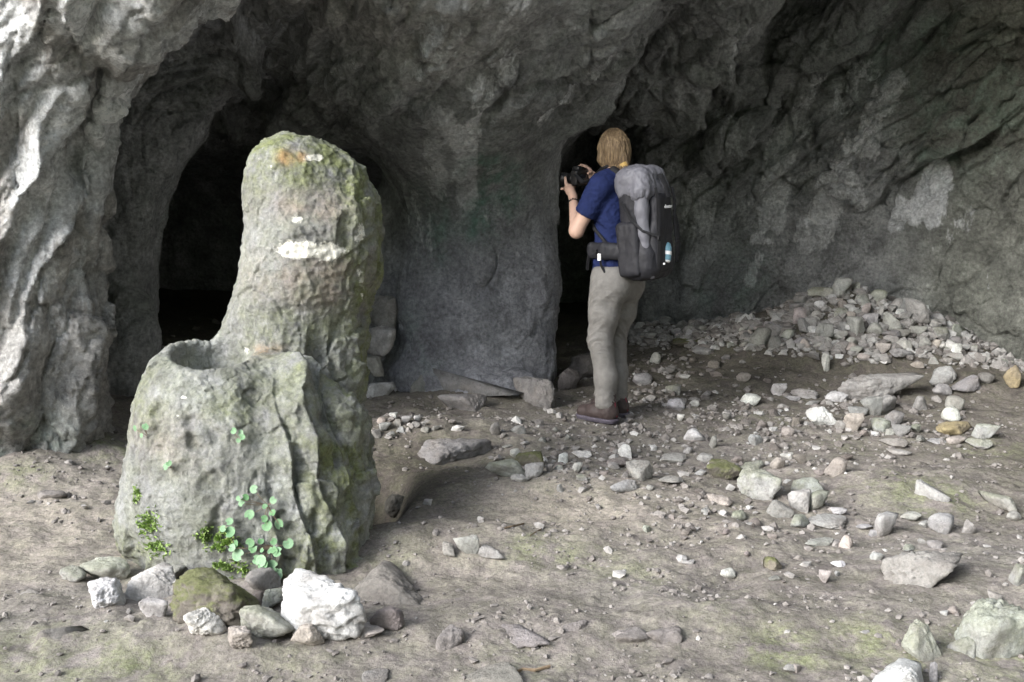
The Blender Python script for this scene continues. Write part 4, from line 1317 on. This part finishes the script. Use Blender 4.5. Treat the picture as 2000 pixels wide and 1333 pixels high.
M_BLUE = mat_plain('blue_label', (.15, .30, .38), .35, .2, 60, .05, .001, .5)
t_ = NT('blonde_hair')
p_ = t_.mapping(t_.pos(), (60, 60, 5))
f_ = t_.noise(p_, 2.2, 5, .65)
M_HAIR = t_.done(t_.ramp(f_, [(.30, (.06, .042, .026)), (.52, (.17, .118, .068)), (.72, (.38, .28, .16))]), .55, t_.bump(f_, .8, .006))
M_BAND = mat_plain('hair_tie', (.45, .30, .10), .6, .1, 60, .1, .002)


def finish(G, name, mat, parent, levels=1, disp=None, **props):
    V, F = G.mesh()
    V, F, N = subdiv(V, F, levels)
    V = V.astype(np.float64)
    Nf = normals_of(V, F)
    g = G.sample(V + 0.5 * G.h * Nf) - G.sample(V - 0.5 * G.h * Nf)
    if g.mean() < 0:
        F = F[:, ::-1]
        Nf = -Nf
    if disp is not None:
        V = V + Nf * disp(V)[:, None]
    return link(name, raw_mesh(name, V, F), mat, parent, **props)


person = link('person', None, label='blonde person in navy T-shirt and khaki trousers photographing a black doorway', category='person')
person.location = HIKER_AT
person.rotation_euler = (0, 0, HIKER_ROT)
person.scale = (.94, .94, 1.0)

J = dict(Lhip=(-.09, -.01, .86), Lkn=(-.10, .025, .48), Lan=(-.095, -.03, .10), Rhip=(.09, -.01, .86), Rkn=(.095, .055, .48), Ran=(.085, .015, .10),
         Lsh=(-.165, -.01, 1.35), Lel=(-.225, .115, 1.105), Lwr=(-.075, .255, 1.285), Rsh=(.165, -.01, 1.35), Rel=(.245, .09, 1.13), Rwr=(.135, .215, 1.365))
B = Grid((-.36, -.28, -.02), (.36, .46, 1.72), .006)
B.ell((0, -.005, 1.24), (.155, .095, .19), None, .05)
B.ell((0, -.01, 1.02), (.108, .075, .17), None, .06)
B.ell((0, -.02, .87), (.12, .08, .11), None, .06)
for s_ in 'LR':
    B.chain([(J[s_ + 'hip'][0] * .8, J[s_ + 'hip'][1], .83, .065), (*J[s_ + 'kn'], .052), (*J[s_ + 'an'], .040)], .04)
    an = J[s_ + 'an']
    B.chain([(an[0], an[1] - .02, .045, .034), (an[0] - (.012 if s_ == 'L' else -.012), an[1] + .14, .035, .028)], .03)
    B.chain([(*J[s_ + 'sh'], .052), (*J[s_ + 'el'], .040), (*J[s_ + 'wr'], .026)], .025)
B.chain([(-.12, -.015, 1.37, .05), (0, -.02, 1.41, .055), (.12, -.015, 1.37, .05)], .05)
B.chain([(0, -.02, 1.40, .055), (0, .015, 1.47, .048)], .03)
HY = R(-22)                                                           # the head turns towards the doorway


def hp(x, y, z):
    return (x * math.cos(HY) - y * math.sin(HY), x * math.sin(HY) + y * math.cos(HY), z)


HZ = Matrix.Rotation(HY, 4, 'Z')
B.ell(hp(0, .035, 1.555), (.073, .092, .108), HZ @ Matrix.Rotation(R(14), 4, 'X'), .02)
B.ell(hp(0, .075, 1.50), (.048, .055, .055), HZ, .03)                # jaw and chin
B.chain([(*hp(0, .128, 1.545), .009), (*hp(0, .145, 1.520), .014)], .015)       # nose
B.chain([(*hp(-.025, .122, 1.482), .008), (*hp(.025, .122, 1.482), .008)], .01)  # lips
for sx in (-1, 1):
    B.ell(hp(sx * .074, .03, 1.535), (.010, .022, .032), HZ, .008)    # ears
    B.ell(hp(sx * .03, .122, 1.553), (.014, .012, .009), HZ, .012, True)   # eye hollows
    B.ell(hp(sx * .03, .112, 1.553), (.013, .012, .011), HZ, .004)
# left hand cradles the lens from below: palm, four fingers, thumb
B.chain([(*J['Lwr'], .026), (-.055, .285, 1.315, .026), (-.042, .310, 1.335, .026)], .012)
B.chain([(-.06, .300, 1.315, .018), (-.035, .335, 1.338, .018)], .012)
for k in range(4):
    yy = .315 + .019 * k
    ln = (1.0, 1.1, 1.05, .85)[k]
    B.chain([(-.035, yy, 1.330, .0095), (.000, yy + .004, 1.330, .009), (.028 * ln, yy + .006, 1.342, .0085), (.043 * ln, yy + .004, 1.366, .0075)], .004)
B.chain([(-.055, .300, 1.325, .012), (-.058, .322, 1.360, .0105), (-.047, .338, 1.395, .009)], .006)
# right hand arches over the shutter: palm, four fingers, thumb
B.chain([(*J['Rwr'], .024), (.118, .245, 1.400, .026), (.108, .262, 1.415, .024)], .012)
for k in range(4):
    zz = 1.440 - .018 * k
    ln = (1.0, 1.08, 1.0, .8)[k]
    B.chain([(.112, .262, zz, .0095), (.118, .300, zz + (.018 if k == 0 else .0), .009), (.104, .326 * 1.0 + .004 * (ln - 1), zz + (.026 if k == 0 else .002), .0085), (.080, .336, zz + (.014 if k == 0 else 0), .0075)], .004)
B.chain([(.100, .250, 1.415, .012), (.080, .238, 1.425, .010), (.058, .240, 1.420, .009)], .006)
finish(B, 'body', M_SKIN, person)


def clip(G, axis, val, keep_above, soft=.01):
    A = G.full()[axis]
    G.a = smax(G.a, np.broadcast_to((val - A) if keep_above else (A - val), G.n), soft).astype(np.float32)


# hair: cap, chin-length sides and a short tail tied at the nape
H = Grid((-.16, -.16, 1.32), (.16, .2, 1.72), .005)
H.ell(hp(0, .015, 1.570), (.086, .103, .098), HZ @ Matrix.Rotation(R(14), 4, 'X'), .03)
H.ell(hp(0, -.030, 1.515), (.076, .064, .10), HZ, .04)
for sx in (-1, 1):
    H.chain([(*hp(sx * .066, .04, 1.56), .028), (*hp(sx * .068, .035, 1.50), .024), (*hp(sx * .055, .01, 1.45), .012)], .03)
H.chain([(*hp(0, -.075, 1.495), .035), (*hp(.01, -.092, 1.455), .026), (*hp(.015, -.085, 1.41), .012)], .02)
H.ell(hp(0, .130, 1.515), (.070, .070, .095), HZ, .02, True)


def hair_relief(V):
    q = V * np.array([70, 70, 7.0])
    return .008 * fbm(q, 3, .6) + .004 * fbm(V * 20, 2)


hair = finish(H, 'hair', M_HAIR, person, 1, hair_relief)
bm = bmesh.new()
for k in range(150):                                                   # loose strands over the cap
    a0 = rng.uniform(-2.4, 2.4) - math.pi / 2
    prev = None
    w_ = rng.normal(0, .05)
    of = rng.uniform(.985, 1.05)
    for i in range(8):
        t = i / 7
        el = (1 - t) * 1.35 - t * .75
        aa = a0 + w_ * t * 3
        p = Vector(hp(.089 * of * math.cos(el) * math.cos(aa), .012 + .104 * of * math.cos(el) * math.sin(aa), 1.570 + .101 * of * math.sin(el) - .02 * t))
        p += Vector(rng.normal(0, .0012, 3))
        ring = [bm.verts.new(p + Vector((math.cos(u) * .0011, math.sin(u) * .0011, 0))) for u in (0, 2.1, 4.2)]
        if prev:
            for j in range(3):
                bm.faces.new((prev[j], prev[(j + 1) % 3], ring[(j + 1) % 3], ring[j]))
        prev = ring
m_ = bpy.data.meshes.new('loose_strands')
bm.to_mesh(m_)
bm.free()
link('loose_strands', m_, M_HAIR, hair)
Hb = Grid((-.1, -.16, 1.42), (.1, -.0, 1.53), .004)
Hb.chain([(*hp(.004, -.088, 1.470), .029), (*hp(.006, -.090, 1.466), .029)], .004)
finish(Hb, 'hair_tie', M_BAND, person, 0)

# T-shirt
S = Grid((-.32, -.2, .78), (.32, .22, 1.5), .008)
S.ell((0, -.008, 1.24), (.162, .108, .20), None, .05)
S.ell((0, -.008, 1.03), (.136, .102, .19), None, .07)
S.ell((0, -.015, .90), (.155, .115, .14), None, .06)
S.chain([(-.12, -.015, 1.375, .062), (0, -.02, 1.395, .06), (.12, -.015, 1.375, .062)], .05)
for s_ in 'LR':
    a, b = np.array(J[s_ + 'sh']), np.array(J[s_ + 'el'])
    S.chain([(*a, .070), (*(a + .62 * (b - a)), .062)], .03)
clip(S, 2, .845, True)
for s_ in 'LR':                                                          # cut the sleeves square at the cuff
    a, b = np.array(J[s_ + 'sh']), np.array(J[s_ + 'el'])
    u = (b - a) / np.linalg.norm(b - a)
    c = a + .64 * (b - a)
    X, Y, Z = S.full()
    pl = (X - c[0]) * u[0] + (Y - c[1]) * u[1] + (Z - c[2]) * u[2]
    side = np.minimum(.15, (X + .14 if s_ == 'L' else .14 - X))
    S.a = smax(S.a, np.broadcast_to(np.minimum(pl, -side), S.n), .008).astype(np.float32)
finish(S, 'shirt', M_NAVY, person, 1, lambda V: .006 * fbm(V * np.array([9, 9, 16]), 3, .5) + .004 * fbm(V * 25, 2, ridged=True))

# trousers
T = Grid((-.28, -.22, .05), (.28, .2, 1.0), .008)
T.ell((0, -.025, .86), (.172, .135, .12), None, .05)
T.ell((-.075, -.075, .80), (.095, .085, .11), None, .06)
T.ell((.075, -.075, .80), (.095, .085, .11), None, .06)
for s_ in 'LR':
    h_, k_, a_ = J[s_ + 'hip'], J[s_ + 'kn'], J[s_ + 'an']
    T.chain([(h_[0], h_[1] - .01, .80, .104), (h_[0] * 1.02, .0, .64, .090), (k_[0], k_[1] - .005, .48, .072), (a_[0], a_[1] + .005, .26, .068), (a_[0], a_[1] + .005, .115, .064)], .03)
clip(T, 2, .905, False)
clip(T, 2, .085, True)


def creases(V):
    k = sstep(.12, .02, np.abs(V[:, 2] - .52) - .05) + sstep(.10, .02, np.abs(V[:, 2] - .73)) + 1.2 * sstep(.08, .02, np.abs(V[:, 2] - .14))
    q = V * np.array([6, 6, 13]) + np.stack([V[:, 2] * 6, V[:, 2] * 3, V[:, 0] * 11 + V[:, 1] * 6], 1)
    return (.003 + .008 * np.clip(k, 0, 1)) * (fbm(q, 3, .5, ridged=True) - .3) + .004 * fbm(V * 7, 3)


finish(T, 'trousers', M_KHAKI, person, 1, creases)

for s_, sx in (('L', -1), ('R', 1)):
    a_ = J[s_ + 'an']
    ox = a_[0]
    K = Grid((ox - .1, a_[1] - .13, -.02), (ox + .1, a_[1] + .26, .22), .006)
    K.chain([(ox, a_[1] - .01, .15, .052), (ox, a_[1] - .015, .07, .052)], .02)
    K.chain([(ox, a_[1] - .03, .055, .050), (ox + sx * .008, a_[1] + .07, .058, .048), (ox + sx * .012, a_[1] + .165, .045, .042)], .03)
    clip(K, 2, .022, True)
    boot = finish(K, 'boot', M_BOOT, person, 1, lambda V: .003 * fbm(V * 30, 3))
    K2 = Grid((ox - .1, a_[1] - .13, -.02), (ox + .1, a_[1] + .26, .06), .005)
    K2.chain([(ox, a_[1] - .03, .03, .057), (ox + sx * .008, a_[1] + .07, .03, .050), (ox + sx * .012, a_[1] + .165, .03, .048)], .03)
    clip(K2, 2, .002, True, .004)
    clip(K2, 2, .030, False, .004)
    finish(K2, 'sole', M_SOLE, boot, 1)
    K3 = Grid((ox - .06, a_[1] - .11, .02), (ox + .06, a_[1] - .02, .2), .004)
    K3.chain([(ox + sx * .0, a_[1] - .060, .13, .005), (ox + sx * .002, a_[1] - .068, .09, .005), (ox + sx * .003, a_[1] - .078, .045, .006)], .004)
    finish(K3, 'heel_trim', M_RED, boot, 1)
# bracelet on the raised wrist
bw = Vector(J['Lwr']) * .82 + Vector(J['Lel']) * .18
ax_ = (Vector(J['Lwr']) - Vector(J['Lel'])).normalized()
bm = bmesh.new()
qr = ax_.to_track_quat('Z', 'Y').to_matrix().to_4x4()
for k in range(14):
    an_ = k * 2 * math.pi / 14
    bmesh.ops.create_icosphere(bm, subdivisions=1, radius=.0065, matrix=Matrix.Translation(bw) @ qr @ Matrix.Translation((.031 * math.cos(an_), .031 * math.sin(an_), .002 * (k % 2))))
m_ = bpy.data.meshes.new('bracelet')
bm.to_mesh(m_)
bm.free()
link('bracelet', m_, M_STRAP, person)

# ------------------------------------------------------------------ rucksack worn by the hiker
pack = link('backpack', None, label='large grey and black hiking rucksack on the person\'s back', category='backpack')
pack.location = HIKER_AT
pack.rotation_euler = (0, 0, HIKER_ROT)
PK = 0.90                                                             # the load is a little smaller than the frame it was measured on
pack.scale = (PK * .95, PK * .95, PK)
pack.location = HIKER_AT + Matrix.Rotation(HIKER_ROT, 3, 'Z') @ Vector((0, 0.0, 0.125))
TL = Matrix.Rotation(R(-7), 4, 'X')


def wrinkle(a, f=12):
    return lambda V: a * .8 * fbm(V * np.array([f, f, f * .5]), 2, .5) + a * .35 * fbm(V * np.array([f, f, f * .6]) * 1.8 + 5, 2, .5, ridged=True)


Kp = Grid((-.24, -.50, .72), (.24, -.04, 1.55), .010)
Kp.rbox((0, -.235, 1.10), (.145, .11, .30), .08, TL, .02)
Kp.rbox((0, -.27, .90), (.15, .12, .10), .07, TL, .05)
finish(Kp, 'main_compartment', M_PBLACK, pack, 1, wrinkle(.010))
Kp = Grid((-.26, -.50, 1.2), (.26, -.02, 1.6), .010)
Kp.rbox((0, -.20, 1.375), (.155, .125, .085), .065, Matrix.Rotation(R(-16), 4, 'X'), .02)
Kp.ell((0, -.17, 1.42), (.13, .11, .07), None, .05)
Kp.chain([(-.12, -.28, 1.33, .06), (.12, -.28, 1.33, .06)], .05)
lid = finish(Kp, 'lid', M_PGREY, pack, 1, wrinkle(.016, 14))
for sx in (-1, 1):
    Kp = Grid((-.26, -.50, .74), (.26, -.04, 1.45), .008)
    Kp.chain([(sx * .112, -.285, 1.34, .050), (sx * .116, -.295, 1.22, .042), (sx * .114, -.312, 1.08, .034), (sx * .110, -.335, .94, .022), (sx * .108, -.345, .84, .014)], .03)
    finish(Kp, 'side_panel', M_PGREY, pack, 1, wrinkle(.008))
    Kp = Grid((-.26, -.50, .74), (.26, -.04, 1.45), .010)
    Kp.rbox((sx * .135, -.22, .98), (.04, .085, .17), .035, TL, .02)
    finish(Kp, 'side_pocket', M_PBLACK, pack, 1, wrinkle(.008))
Kp = Grid((-.2, -.52, .74), (.2, -.2, 1.45), .008)
Kp.rbox((.015, -.335, 1.20), (.098, .055, .12), .04, TL, .02)
Kp.rbox((.01, -.335, .985), (.112, .07, .15), .055, TL, .03)
front = finish(Kp, 'front_pocket', M_PBLACK, pack, 1, wrinkle(.008))
Kp = Grid((-.16, -.52, .76), (-.0, -.2, 1.0), .006)
Kp.chain([(-.088, -.372, .93, .006), (-.085, -.370, .88, .018), (-.082, -.352, .835, .030)], .02)
finish(Kp, 'grey_insert', M_PGREY, pack, 1, wrinkle(.004))
# shoulder straps, hip belt, webbing
for sx in (-1, 1):
    Kp = Grid((-.26, -.3, .85), (.26, .25, 1.55), .007)
    Kp.chain([(sx * .075, -.13, 1.41, .026), (sx * .085, -.05, 1.455, .027), (sx * .10, .045, 1.425, .027), (sx * .115, .108, 1.31, .026), (sx * .135, .100, 1.20, .022)], .02)
    Kp.chain([(sx * .135, .100, 1.20, .013), (sx * .160, .045, 1.10, .012), (sx * .165, -.06, 1.01, .012), (sx * .15, -.13, .95, .012)], .01)
    finish(Kp, 'shoulder_strap', M_STRAP, pack, 1)
Kp = Grid((-.24, -.3, .84), (.24, .22, 1.1), .008)
for dz in (-.026, 0, .026):
    Kp.chain([(-.14, -.16, .965 + dz, .026), (-.178, -.05, .968 + dz, .026), (-.165, .06, .965 + dz, .022), (-.09, .122, .96 + dz * .6, .016), (0, .132, .96 + dz * .4, .012)], .02)
    Kp.chain([(.14, -.16, .965 + dz, .026), (.178, -.05, .968 + dz, .026), (.165, .06, .965 + dz, .022), (.09, .122, .96 + dz * .6, .016), (0, .132, .96 + dz * .4, .012)], .02)
belt = finish(Kp, 'hip_belt', M_PBLACK, pack, 1, wrinkle(.005, 18))


def webbing(name, pts, w, mat, parent):
    """a flat strap through the points"""
    bm = bmesh.new()
    pr = None
    pts = [Vector(p) for p in pts]
    for i, p in enumerate(pts):
        d = (pts[min(i + 1, len(pts) - 1)] - pts[max(i - 1, 0)]).normalized()
        side = d.cross(Vector((0.5, 1, 0))).normalized()
        nrm = d.cross(side).normalized()
        ring = [bm.verts.new(p + side * w * a + nrm * .0025 * b) for a, b in ((-1, -1), (1, -1), (1, 1), (-1, 1))]
        if pr:
            for k in range(4):
                bm.faces.new((pr[k], pr[(k + 1) % 4], ring[(k + 1) % 4], ring[k]))
        else:
            bm.faces.new(ring)
        pr = ring
    bm.faces.new(pr[::-1])
    bmesh.ops.recalc_face_normals(bm, faces=bm.faces)
    me = bpy.data.meshes.new(name)
    bm.to_mesh(me)
    bm.free()
    return link(name, me, mat, parent)


webbing('strap', [(-.09, -.375, 1.36), (-.09, -.395, 1.28), (-.088, -.398, 1.15), (-.09, -.412, 1.02), (-.09, -.41, .88)], .010, M_STRAP, pack)
webbing('strap', [(.105, -.375, 1.36), (.11, -.395, 1.28), (.112, -.398, 1.15), (.125, -.412, 1.02), (.13, -.41, .90)], .010, M_STRAP, pack)
webbing('strap', [(.02, -.33, 1.44), (.02, -.375, 1.37), (.02, -.40, 1.30)], .010, M_STRAP, pack)
webbing('strap', [(.05, -.33, 1.44), (.05, -.375, 1.37), (.05, -.40, 1.30)], .008, M_STRAP, pack)
webbing('strap', [(-.185, -.18, 1.27), (-.185, -.25, 1.17), (-.16, -.33, 1.10), (-.09, -.40, 1.07)], .008, M_STRAP, pack)
webbing('dangling_strap', [(.16, -.36, 1.22), (.185, -.38, 1.12), (.19, -.39, 1.0), (.18, -.385, .93)], .009, M_STRAP, pack)
webbing('dangling_strap', [(-.19, -.02, .94), (-.20, -.04, .88), (-.195, -.07, .835)], .008, M_STRAP, pack)
webbing('dangling_strap', [(-.175, .075, .94), (-.182, .08, .88), (-.178, .085, .84)], .010, M_STRAP, pack)


def small_box(name, c, half, mat, parent, rot=None, bev=.003):
    bm = bmesh.new()
    bmesh.ops.create_cube(bm, size=2.0)
    for v in bm.verts:
        v.co = Vector((v.co.x * half[0], v.co.y * half[1], v.co.z * half[2]))
    bmesh.ops.bevel(bm, geom=bm.edges[:], offset=bev, segments=2, affect='EDGES', profile=.6)
    me = bpy.data.meshes.new(name)
    bm.to_mesh(me)
    bm.free()
    ob = link(name, me, mat, parent)
    ob.location = c
    if rot:
        ob.rotation_euler = rot
    return ob


tag_ = small_box('tag', (-.212, -.035, .930), (.006, .012, .022), M_WHITE, belt, (0, 0, .1))
tag_['label'] = 'small white tag clipped to the hip belt'
small_box('buckle', (-.213, .0, .965), (.008, .016, .012), M_STRAP, belt)
small_box('buckle', (-.09, -.412, 1.06), (.014, .006, .012), M_STRAP, pack)
small_box('buckle', (.125, -.415, 1.03), (.014, .006, .012), M_STRAP, pack)
dot = small_box('cord_lock', (-.045, -.425, .90), (.006, .006, .006), M_WHITE, front)
# maker's lettering on the front pocket
tx = bpy.data.curves.new('lettering', 'FONT')
tx.body = 'deuter'
tx.size = .034
tx.shear = .25
tx.extrude = .0012
tx.align_x = 'CENTER'
to = bpy.data.objects.new('tmp_text', tx)
COL.objects.link(to)
dg = bpy.context.evaluated_depsgraph_get()
me = bpy.data.meshes.new_from_object(to.evaluated_get(dg))
bpy.data.objects.remove(to)
me.materials.clear()
lt = link('lettering', me, M_WHITE, front)
lt.location = (.015, -.408, 1.235)
lt.rotation_euler = (R(90 - 7), 0, 0)

# bottle in the rear pocket
bt = link('water_bottle', None, label='pale blue plastic bottle tucked into the black front pocket of the rucksack', category='bottle')
bt.location = HIKER_AT + Matrix.Rotation(HIKER_ROT, 3, 'Z') @ Vector((.012 * .86, -.402 * .857, .935 * .9 + .125))
bt.rotation_euler = (R(-6), R(14), HIKER_ROT)


def lathe(name, prof, mat, parent, seg_=20):
    V = [(r * math.cos(2 * math.pi * k / seg_), r * math.sin(2 * math.pi * k / seg_), z) for r, z in prof for k in range(seg_)]
    F = [(i * seg_ + k, i * seg_ + (k + 1) % seg_, (i + 1) * seg_ + (k + 1) % seg_, (i + 1) * seg_ + k) for i in range(len(prof) - 1) for k in range(seg_)]
    return link(name, raw_mesh(name, V, F), mat, parent)


lathe('bottle_body', [(.0, -.022), (.022, -.022), (.027, -.014), (.028, .0), (.0275, .055), (.020, .075), (.012, .082), (.0, .083)], M_BLUE, bt)
lathe('bottle_base', [(.0, -.030), (.018, -.030), (.024, -.024), (.0245, -.017), (.0, -.016)], M_WHITE, bt)
lathe('label_band', [(.0286, .012), (.0290, .014), (.0290, .030), (.0286, .032)], M_WHITE, bt)

# ------------------------------------------------------------------ camera in the hands
dslr = link('camera_body', None, label='black digital camera raised in both hands of the blonde person', category='camera')
dslr.name = 'photo_camera'
dslr.location = HIKER_AT
dslr.rotation_euler = (0, 0, HIKER_ROT)
dslr.scale = (.94, .94, 1.0)
Kc = Grid((-.08, .22, 1.32), (.14, .45, 1.49), .005)
Kc.rbox((.035, .285, 1.393), (.066, .027, .045), .012, None, .004)
Kc.rbox((.085, .295, 1.390), (.018, .034, .044), .014, None, .01)
Kc.rbox((.018, .290, 1.442), (.026, .028, .020), .010, None, .012)
finish(Kc, 'housing', M_CAMB, dslr)
ln = lathe('lens', [(.0, 0), (.034, 0), (.034, .022), (.031, .026), (.031, .070), (.036, .075), (.036, .096), (.030, .097), (.028, .088), (.0, .086)], M_CAMB, dslr, 24)
ln.location = (.012, .306, 1.388)
ln.rotation_euler = (R(-90), 0, 0)
gl = lathe('front_glass', [(.0, .0895), (.015, .0885), (.0285, .0865)], M_GLASS, ln, 24)
gs = lathe('lens_ring', [(.0312, .040), (.0325, .042), (.0325, .058), (.0312, .060)], M_STRAP, ln, 24)
small_box('screen', (.032, .2565, 1.388), (.036, .0015, .026), M_GLASS, dslr, None, .001)
webbing('neck_strap', [(-.028, .285, 1.42), (-.055, .20, 1.37), (-.075, .12, 1.385), (-.078, .04, 1.445), (-.055, -.045, 1.475), (0, -.08, 1.47), (.055, -.045, 1.475), (.078, .04, 1.445), (.085, .12, 1.39), (.10, .2, 1.40), (.103, .27, 1.42)], .012, M_STRAP, dslr)

# ------------------------------------------------------------------ plants on the stalagmite
t_ = NT('pennywort_leaf')
l_ = t_.ramp(t_.noise(t_.pos('Generated'), 4, 5), [(.3, (.09, .19, .10)), (.7, (.19, .31, .18))])
oi_ = t_.n('ShaderNodeObjectInfo')
M_LEAF = t_.done(t_.mix(1.0, l_, t_.ramp(oi_.outputs['Random'], [(0, (.6, .75, .55)), (1, (1.15, 1.05, 1.1))]), 'MULTIPLY'), .5, None)
M_LEAF.node_tree.nodes['Principled BSDF'].inputs['Subsurface Weight'].default_value = 0.0
M_STEM = mat_plain('plant_stem', (.22, .17, .12), .7, .2, 60, .1, .001)


def leaf_mesh():
    n = 22
    V, F = [(0, 0, 0)], []
    for ring, rr in ((1, .45), (2, .8), (3, 1.0)):
        for k in range(n):
            a = 2 * math.pi * (k + .5) / n
            notch = max(0, 1 - abs(a - math.pi) / .42)
            r_ = rr * (1 - .62 * notch) * (1 + (.045 if k % 2 else -.02) * (ring == 3))
            V.append((r_ * math.cos(a), r_ * math.sin(a), .20 * rr * rr - .30 * max(0, rr - .7)))
    for k in range(n):
        F.append((0, 1 + k, 1 + (k + 1) % n))
    me = bpy.data.meshes.new('leaf')
    FF = list(F)
    for r_ in range(2):
        for k in range(n):
            FF.append((1 + r_ * n + k, 1 + (r_ + 1) * n + k, 1 + (r_ + 1) * n + (k + 1) % n, 1 + r_ * n + (k + 1) % n))
    me.from_pydata(V, [], FF)
    me.materials.append(M_LEAF)
    for p in me.polygons:
        p.use_smooth = True
    return me


LEAF = leaf_mesh()
SV = G_STAL.disp_V
spx, spy, sdp = project(SV)


def stal_hit(px, py):
    m = (np.abs(spx - px) < 7) & (np.abs(spy - py) < 7)
    if not m.any():
        return np.array(ground_hit(px, py))
    i = np.where(m)[0]
    return SV[i[np.argmin(sdp[i])]]


def plant(name, label, root_px, leaves, group=None):
    rt = Vector(stal_hit(*root_px))
    rt.y += .004
    base = link(name, None, label=label, category='plant', group=group)
    base.location = rt
    for px, py, r_ in leaves:
        q = Vector(stal_hit(px, py))
        rad = r_ * q.y / FPX * 1.2
        c = q + Vector((-.1, -.9, .35)).normalized() * rng.uniform(.018, .035)
        ob = link('leaf', LEAF, M_LEAF, base)
        ob.location = c - rt
        nrm = Vector((rng.normal(-.25, .22), -1.0, rng.normal(.55, .25))).normalized()
        qt = nrm.to_track_quat('Z', 'Y')
        ob.rotation_euler = (qt.to_matrix().to_4x4() @ Matrix.Rotation(rng.uniform(0, 6.28), 4, 'Z')).to_euler()
        ob.scale = (rad, rad, rad)
        # thin stalk from the root to the middle of the leaf
        p0, p3 = Vector((0, 0, 0)), c - rt
        mid = (p0 + p3) / 2 + Vector((0, -.012, -.004))
        bm = bmesh.new()
        prev = None
        for i in range(7):
            t = i / 6
            p = (1 - t) ** 2 * p0 + 2 * t * (1 - t) * mid + t * t * p3
            ring = [bm.verts.new(p + Vector((math.cos(a) * .0014, 0, math.sin(a) * .0014))) for a in (0, 2.1, 4.2)]
            if prev:
                for k in range(3):
                    bm.faces.new((prev[k], prev[(k + 1) % 3], ring[(k + 1) % 3], ring[k]))
            prev = ring
        me = bpy.data.meshes.new('stalk')
        bm.to_mesh(me)
        bm.free()
        link('stalk', me, M_STEM, base)


def zz(lst):
    return [(400 + x / 6.667, 930 + y / 6.667, r / 6.667) for x, y, r in lst]


plant('pennywort', 'round-leaved pennywort with bare stalks hanging from a crack in the stone base', (528, 980),
      zz([(705, 220, 48), (968, 275, 42), (480, 340, 30), (600, 325, 40), (548, 400, 40), (650, 505, 58), (836, 440, 32), (840, 520, 40), (930, 520, 42), (965, 595, 60), (838, 635, 62)]))
plant('pennywort', 'small tuft of round leaves beside the bright green moss cushion', (455, 1032), zz([(370, 625, 45), (415, 690, 64), (285, 705, 40), (450, 840, 64)]))
plant('pennywort', 'densest clump of round green leaves low on the stone base', (524, 1062),
      zz([(640, 830, 54), (615, 905, 56), (660, 975, 48), (795, 805, 36), (900, 810, 40), (1095, 880, 60), (1030, 955, 58), (430, 1045, 70), (815, 1080, 70), (890, 945, 45), (830, 965, 28), (785, 925, 28),
          (685, 1130, 54), (765, 1190, 64), (930, 1150, 74), (905, 1000, 40), (440, 975, 44)]))
plant('pennywort', 'tiny round-leaved sprig on the shaded left shoulder of the stone base', (281, 845), [(271, 843, 5), (283, 828, 5), (291, 841, 5), (276, 852, 4)])
plant('pennywort', 'tiny round-leaved sprig high on the front of the stone base', (476, 856), [(468, 850, 5.5), (478, 843, 5), (486, 853, 5), (476, 862, 4)])
plant('pennywort', 'faint little sprig below the shoulder of the stone base', (329, 918), [(325, 914, 6), (334, 911, 5)])
plant('pennywort', 'lowest few round leaves where the stone base meets the soil', (563, 1128), [(548, 1122, 7), (566, 1133, 8), (579, 1139, 6), (556, 1112, 6)])

# moss cushions: a mass of tiny leaflets
t_ = NT('moss_leaflet')
M_MOSSL = t_.done(t_.mix(t_.noise(t_.pos(), 40, 4), (.16, .26, .07), (.40, .52, .18)), .8, None)
mv, mf = [], []
for cx, cy, sx, sy, n in ((418, 1052, 22, 12, 700), (445, 1062, 20, 9, 300), (285, 1030, 16, 18, 260), (300, 1075, 22, 10, 160), (440, 1108, 26, 7, 200), (262, 965, 6, 14, 90), (475, 1120, 18, 6, 90)):
    for k in range(n):
        px, py = rng.normal(cx, sx * .6), rng.normal(cy, sy * .6)
        q = stal_hit(px, py)
        a = rng.normal(size=3) * .5 + np.array([-.1, -.8, .5])
        a /= np.linalg.norm(a)
        b = np.cross(a, rng.normal(size=3))
        b /= np.linalg.norm(b)
        L = rng.uniform(.008, .018)
        o = q + a * .001
        i = len(mv)
        mv += [tuple(o - b * .003), tuple(o + b * .003), tuple(o + a * L + b * .002), tuple(o + a * L - b * .002)]
        mf.append((i, i + 1, i + 2, i + 3))
me = raw_mesh('moss', np.array(mv), np.array(mf))
link('moss', me, M_MOSSL, kind='stuff', label='bright green moss cushions on the lower stone base', category='moss')

# a few fallen twigs
M_TWIG = mat_plain('dry_twig', (.20, .15, .10), .9, .3, 60, .4, .003)
for pts, r_, lb in (([(985, 1035), (1002, 1031), (1024, 1026)], .004, 'thin pale twig on the sandy hump'), ([(1035, 1050), (1045, 1043), (1058, 1036)], .0035, 'short slanting twig on the sandy hump'),
                    ([(1000, 1322), (1020, 1312), (1045, 1314), (1075, 1306)], .005, 'brown crooked twig on the trodden soil')):
    bm = bmesh.new()
    prev = None
    Q = [Vector(ground_hit(*p)) + Vector((0, 0, r_ * 1.5)) for p in pts]
    for p in Q:
        ring = [bm.verts.new(p + Vector((0, math.cos(a) * r_, math.sin(a) * r_))) for a in (0, 1.26, 2.51, 3.77, 5.03)]
        if prev:
            for k in range(5):
                bm.faces.new((prev[k], prev[(k + 1) % 5], ring[(k + 1) % 5], ring[k]))
        prev = ring
    me = bpy.data.meshes.new('twig')
    bm.to_mesh(me)
    bm.free()
    link('twig', me, M_TWIG, label=lb, category='twig')
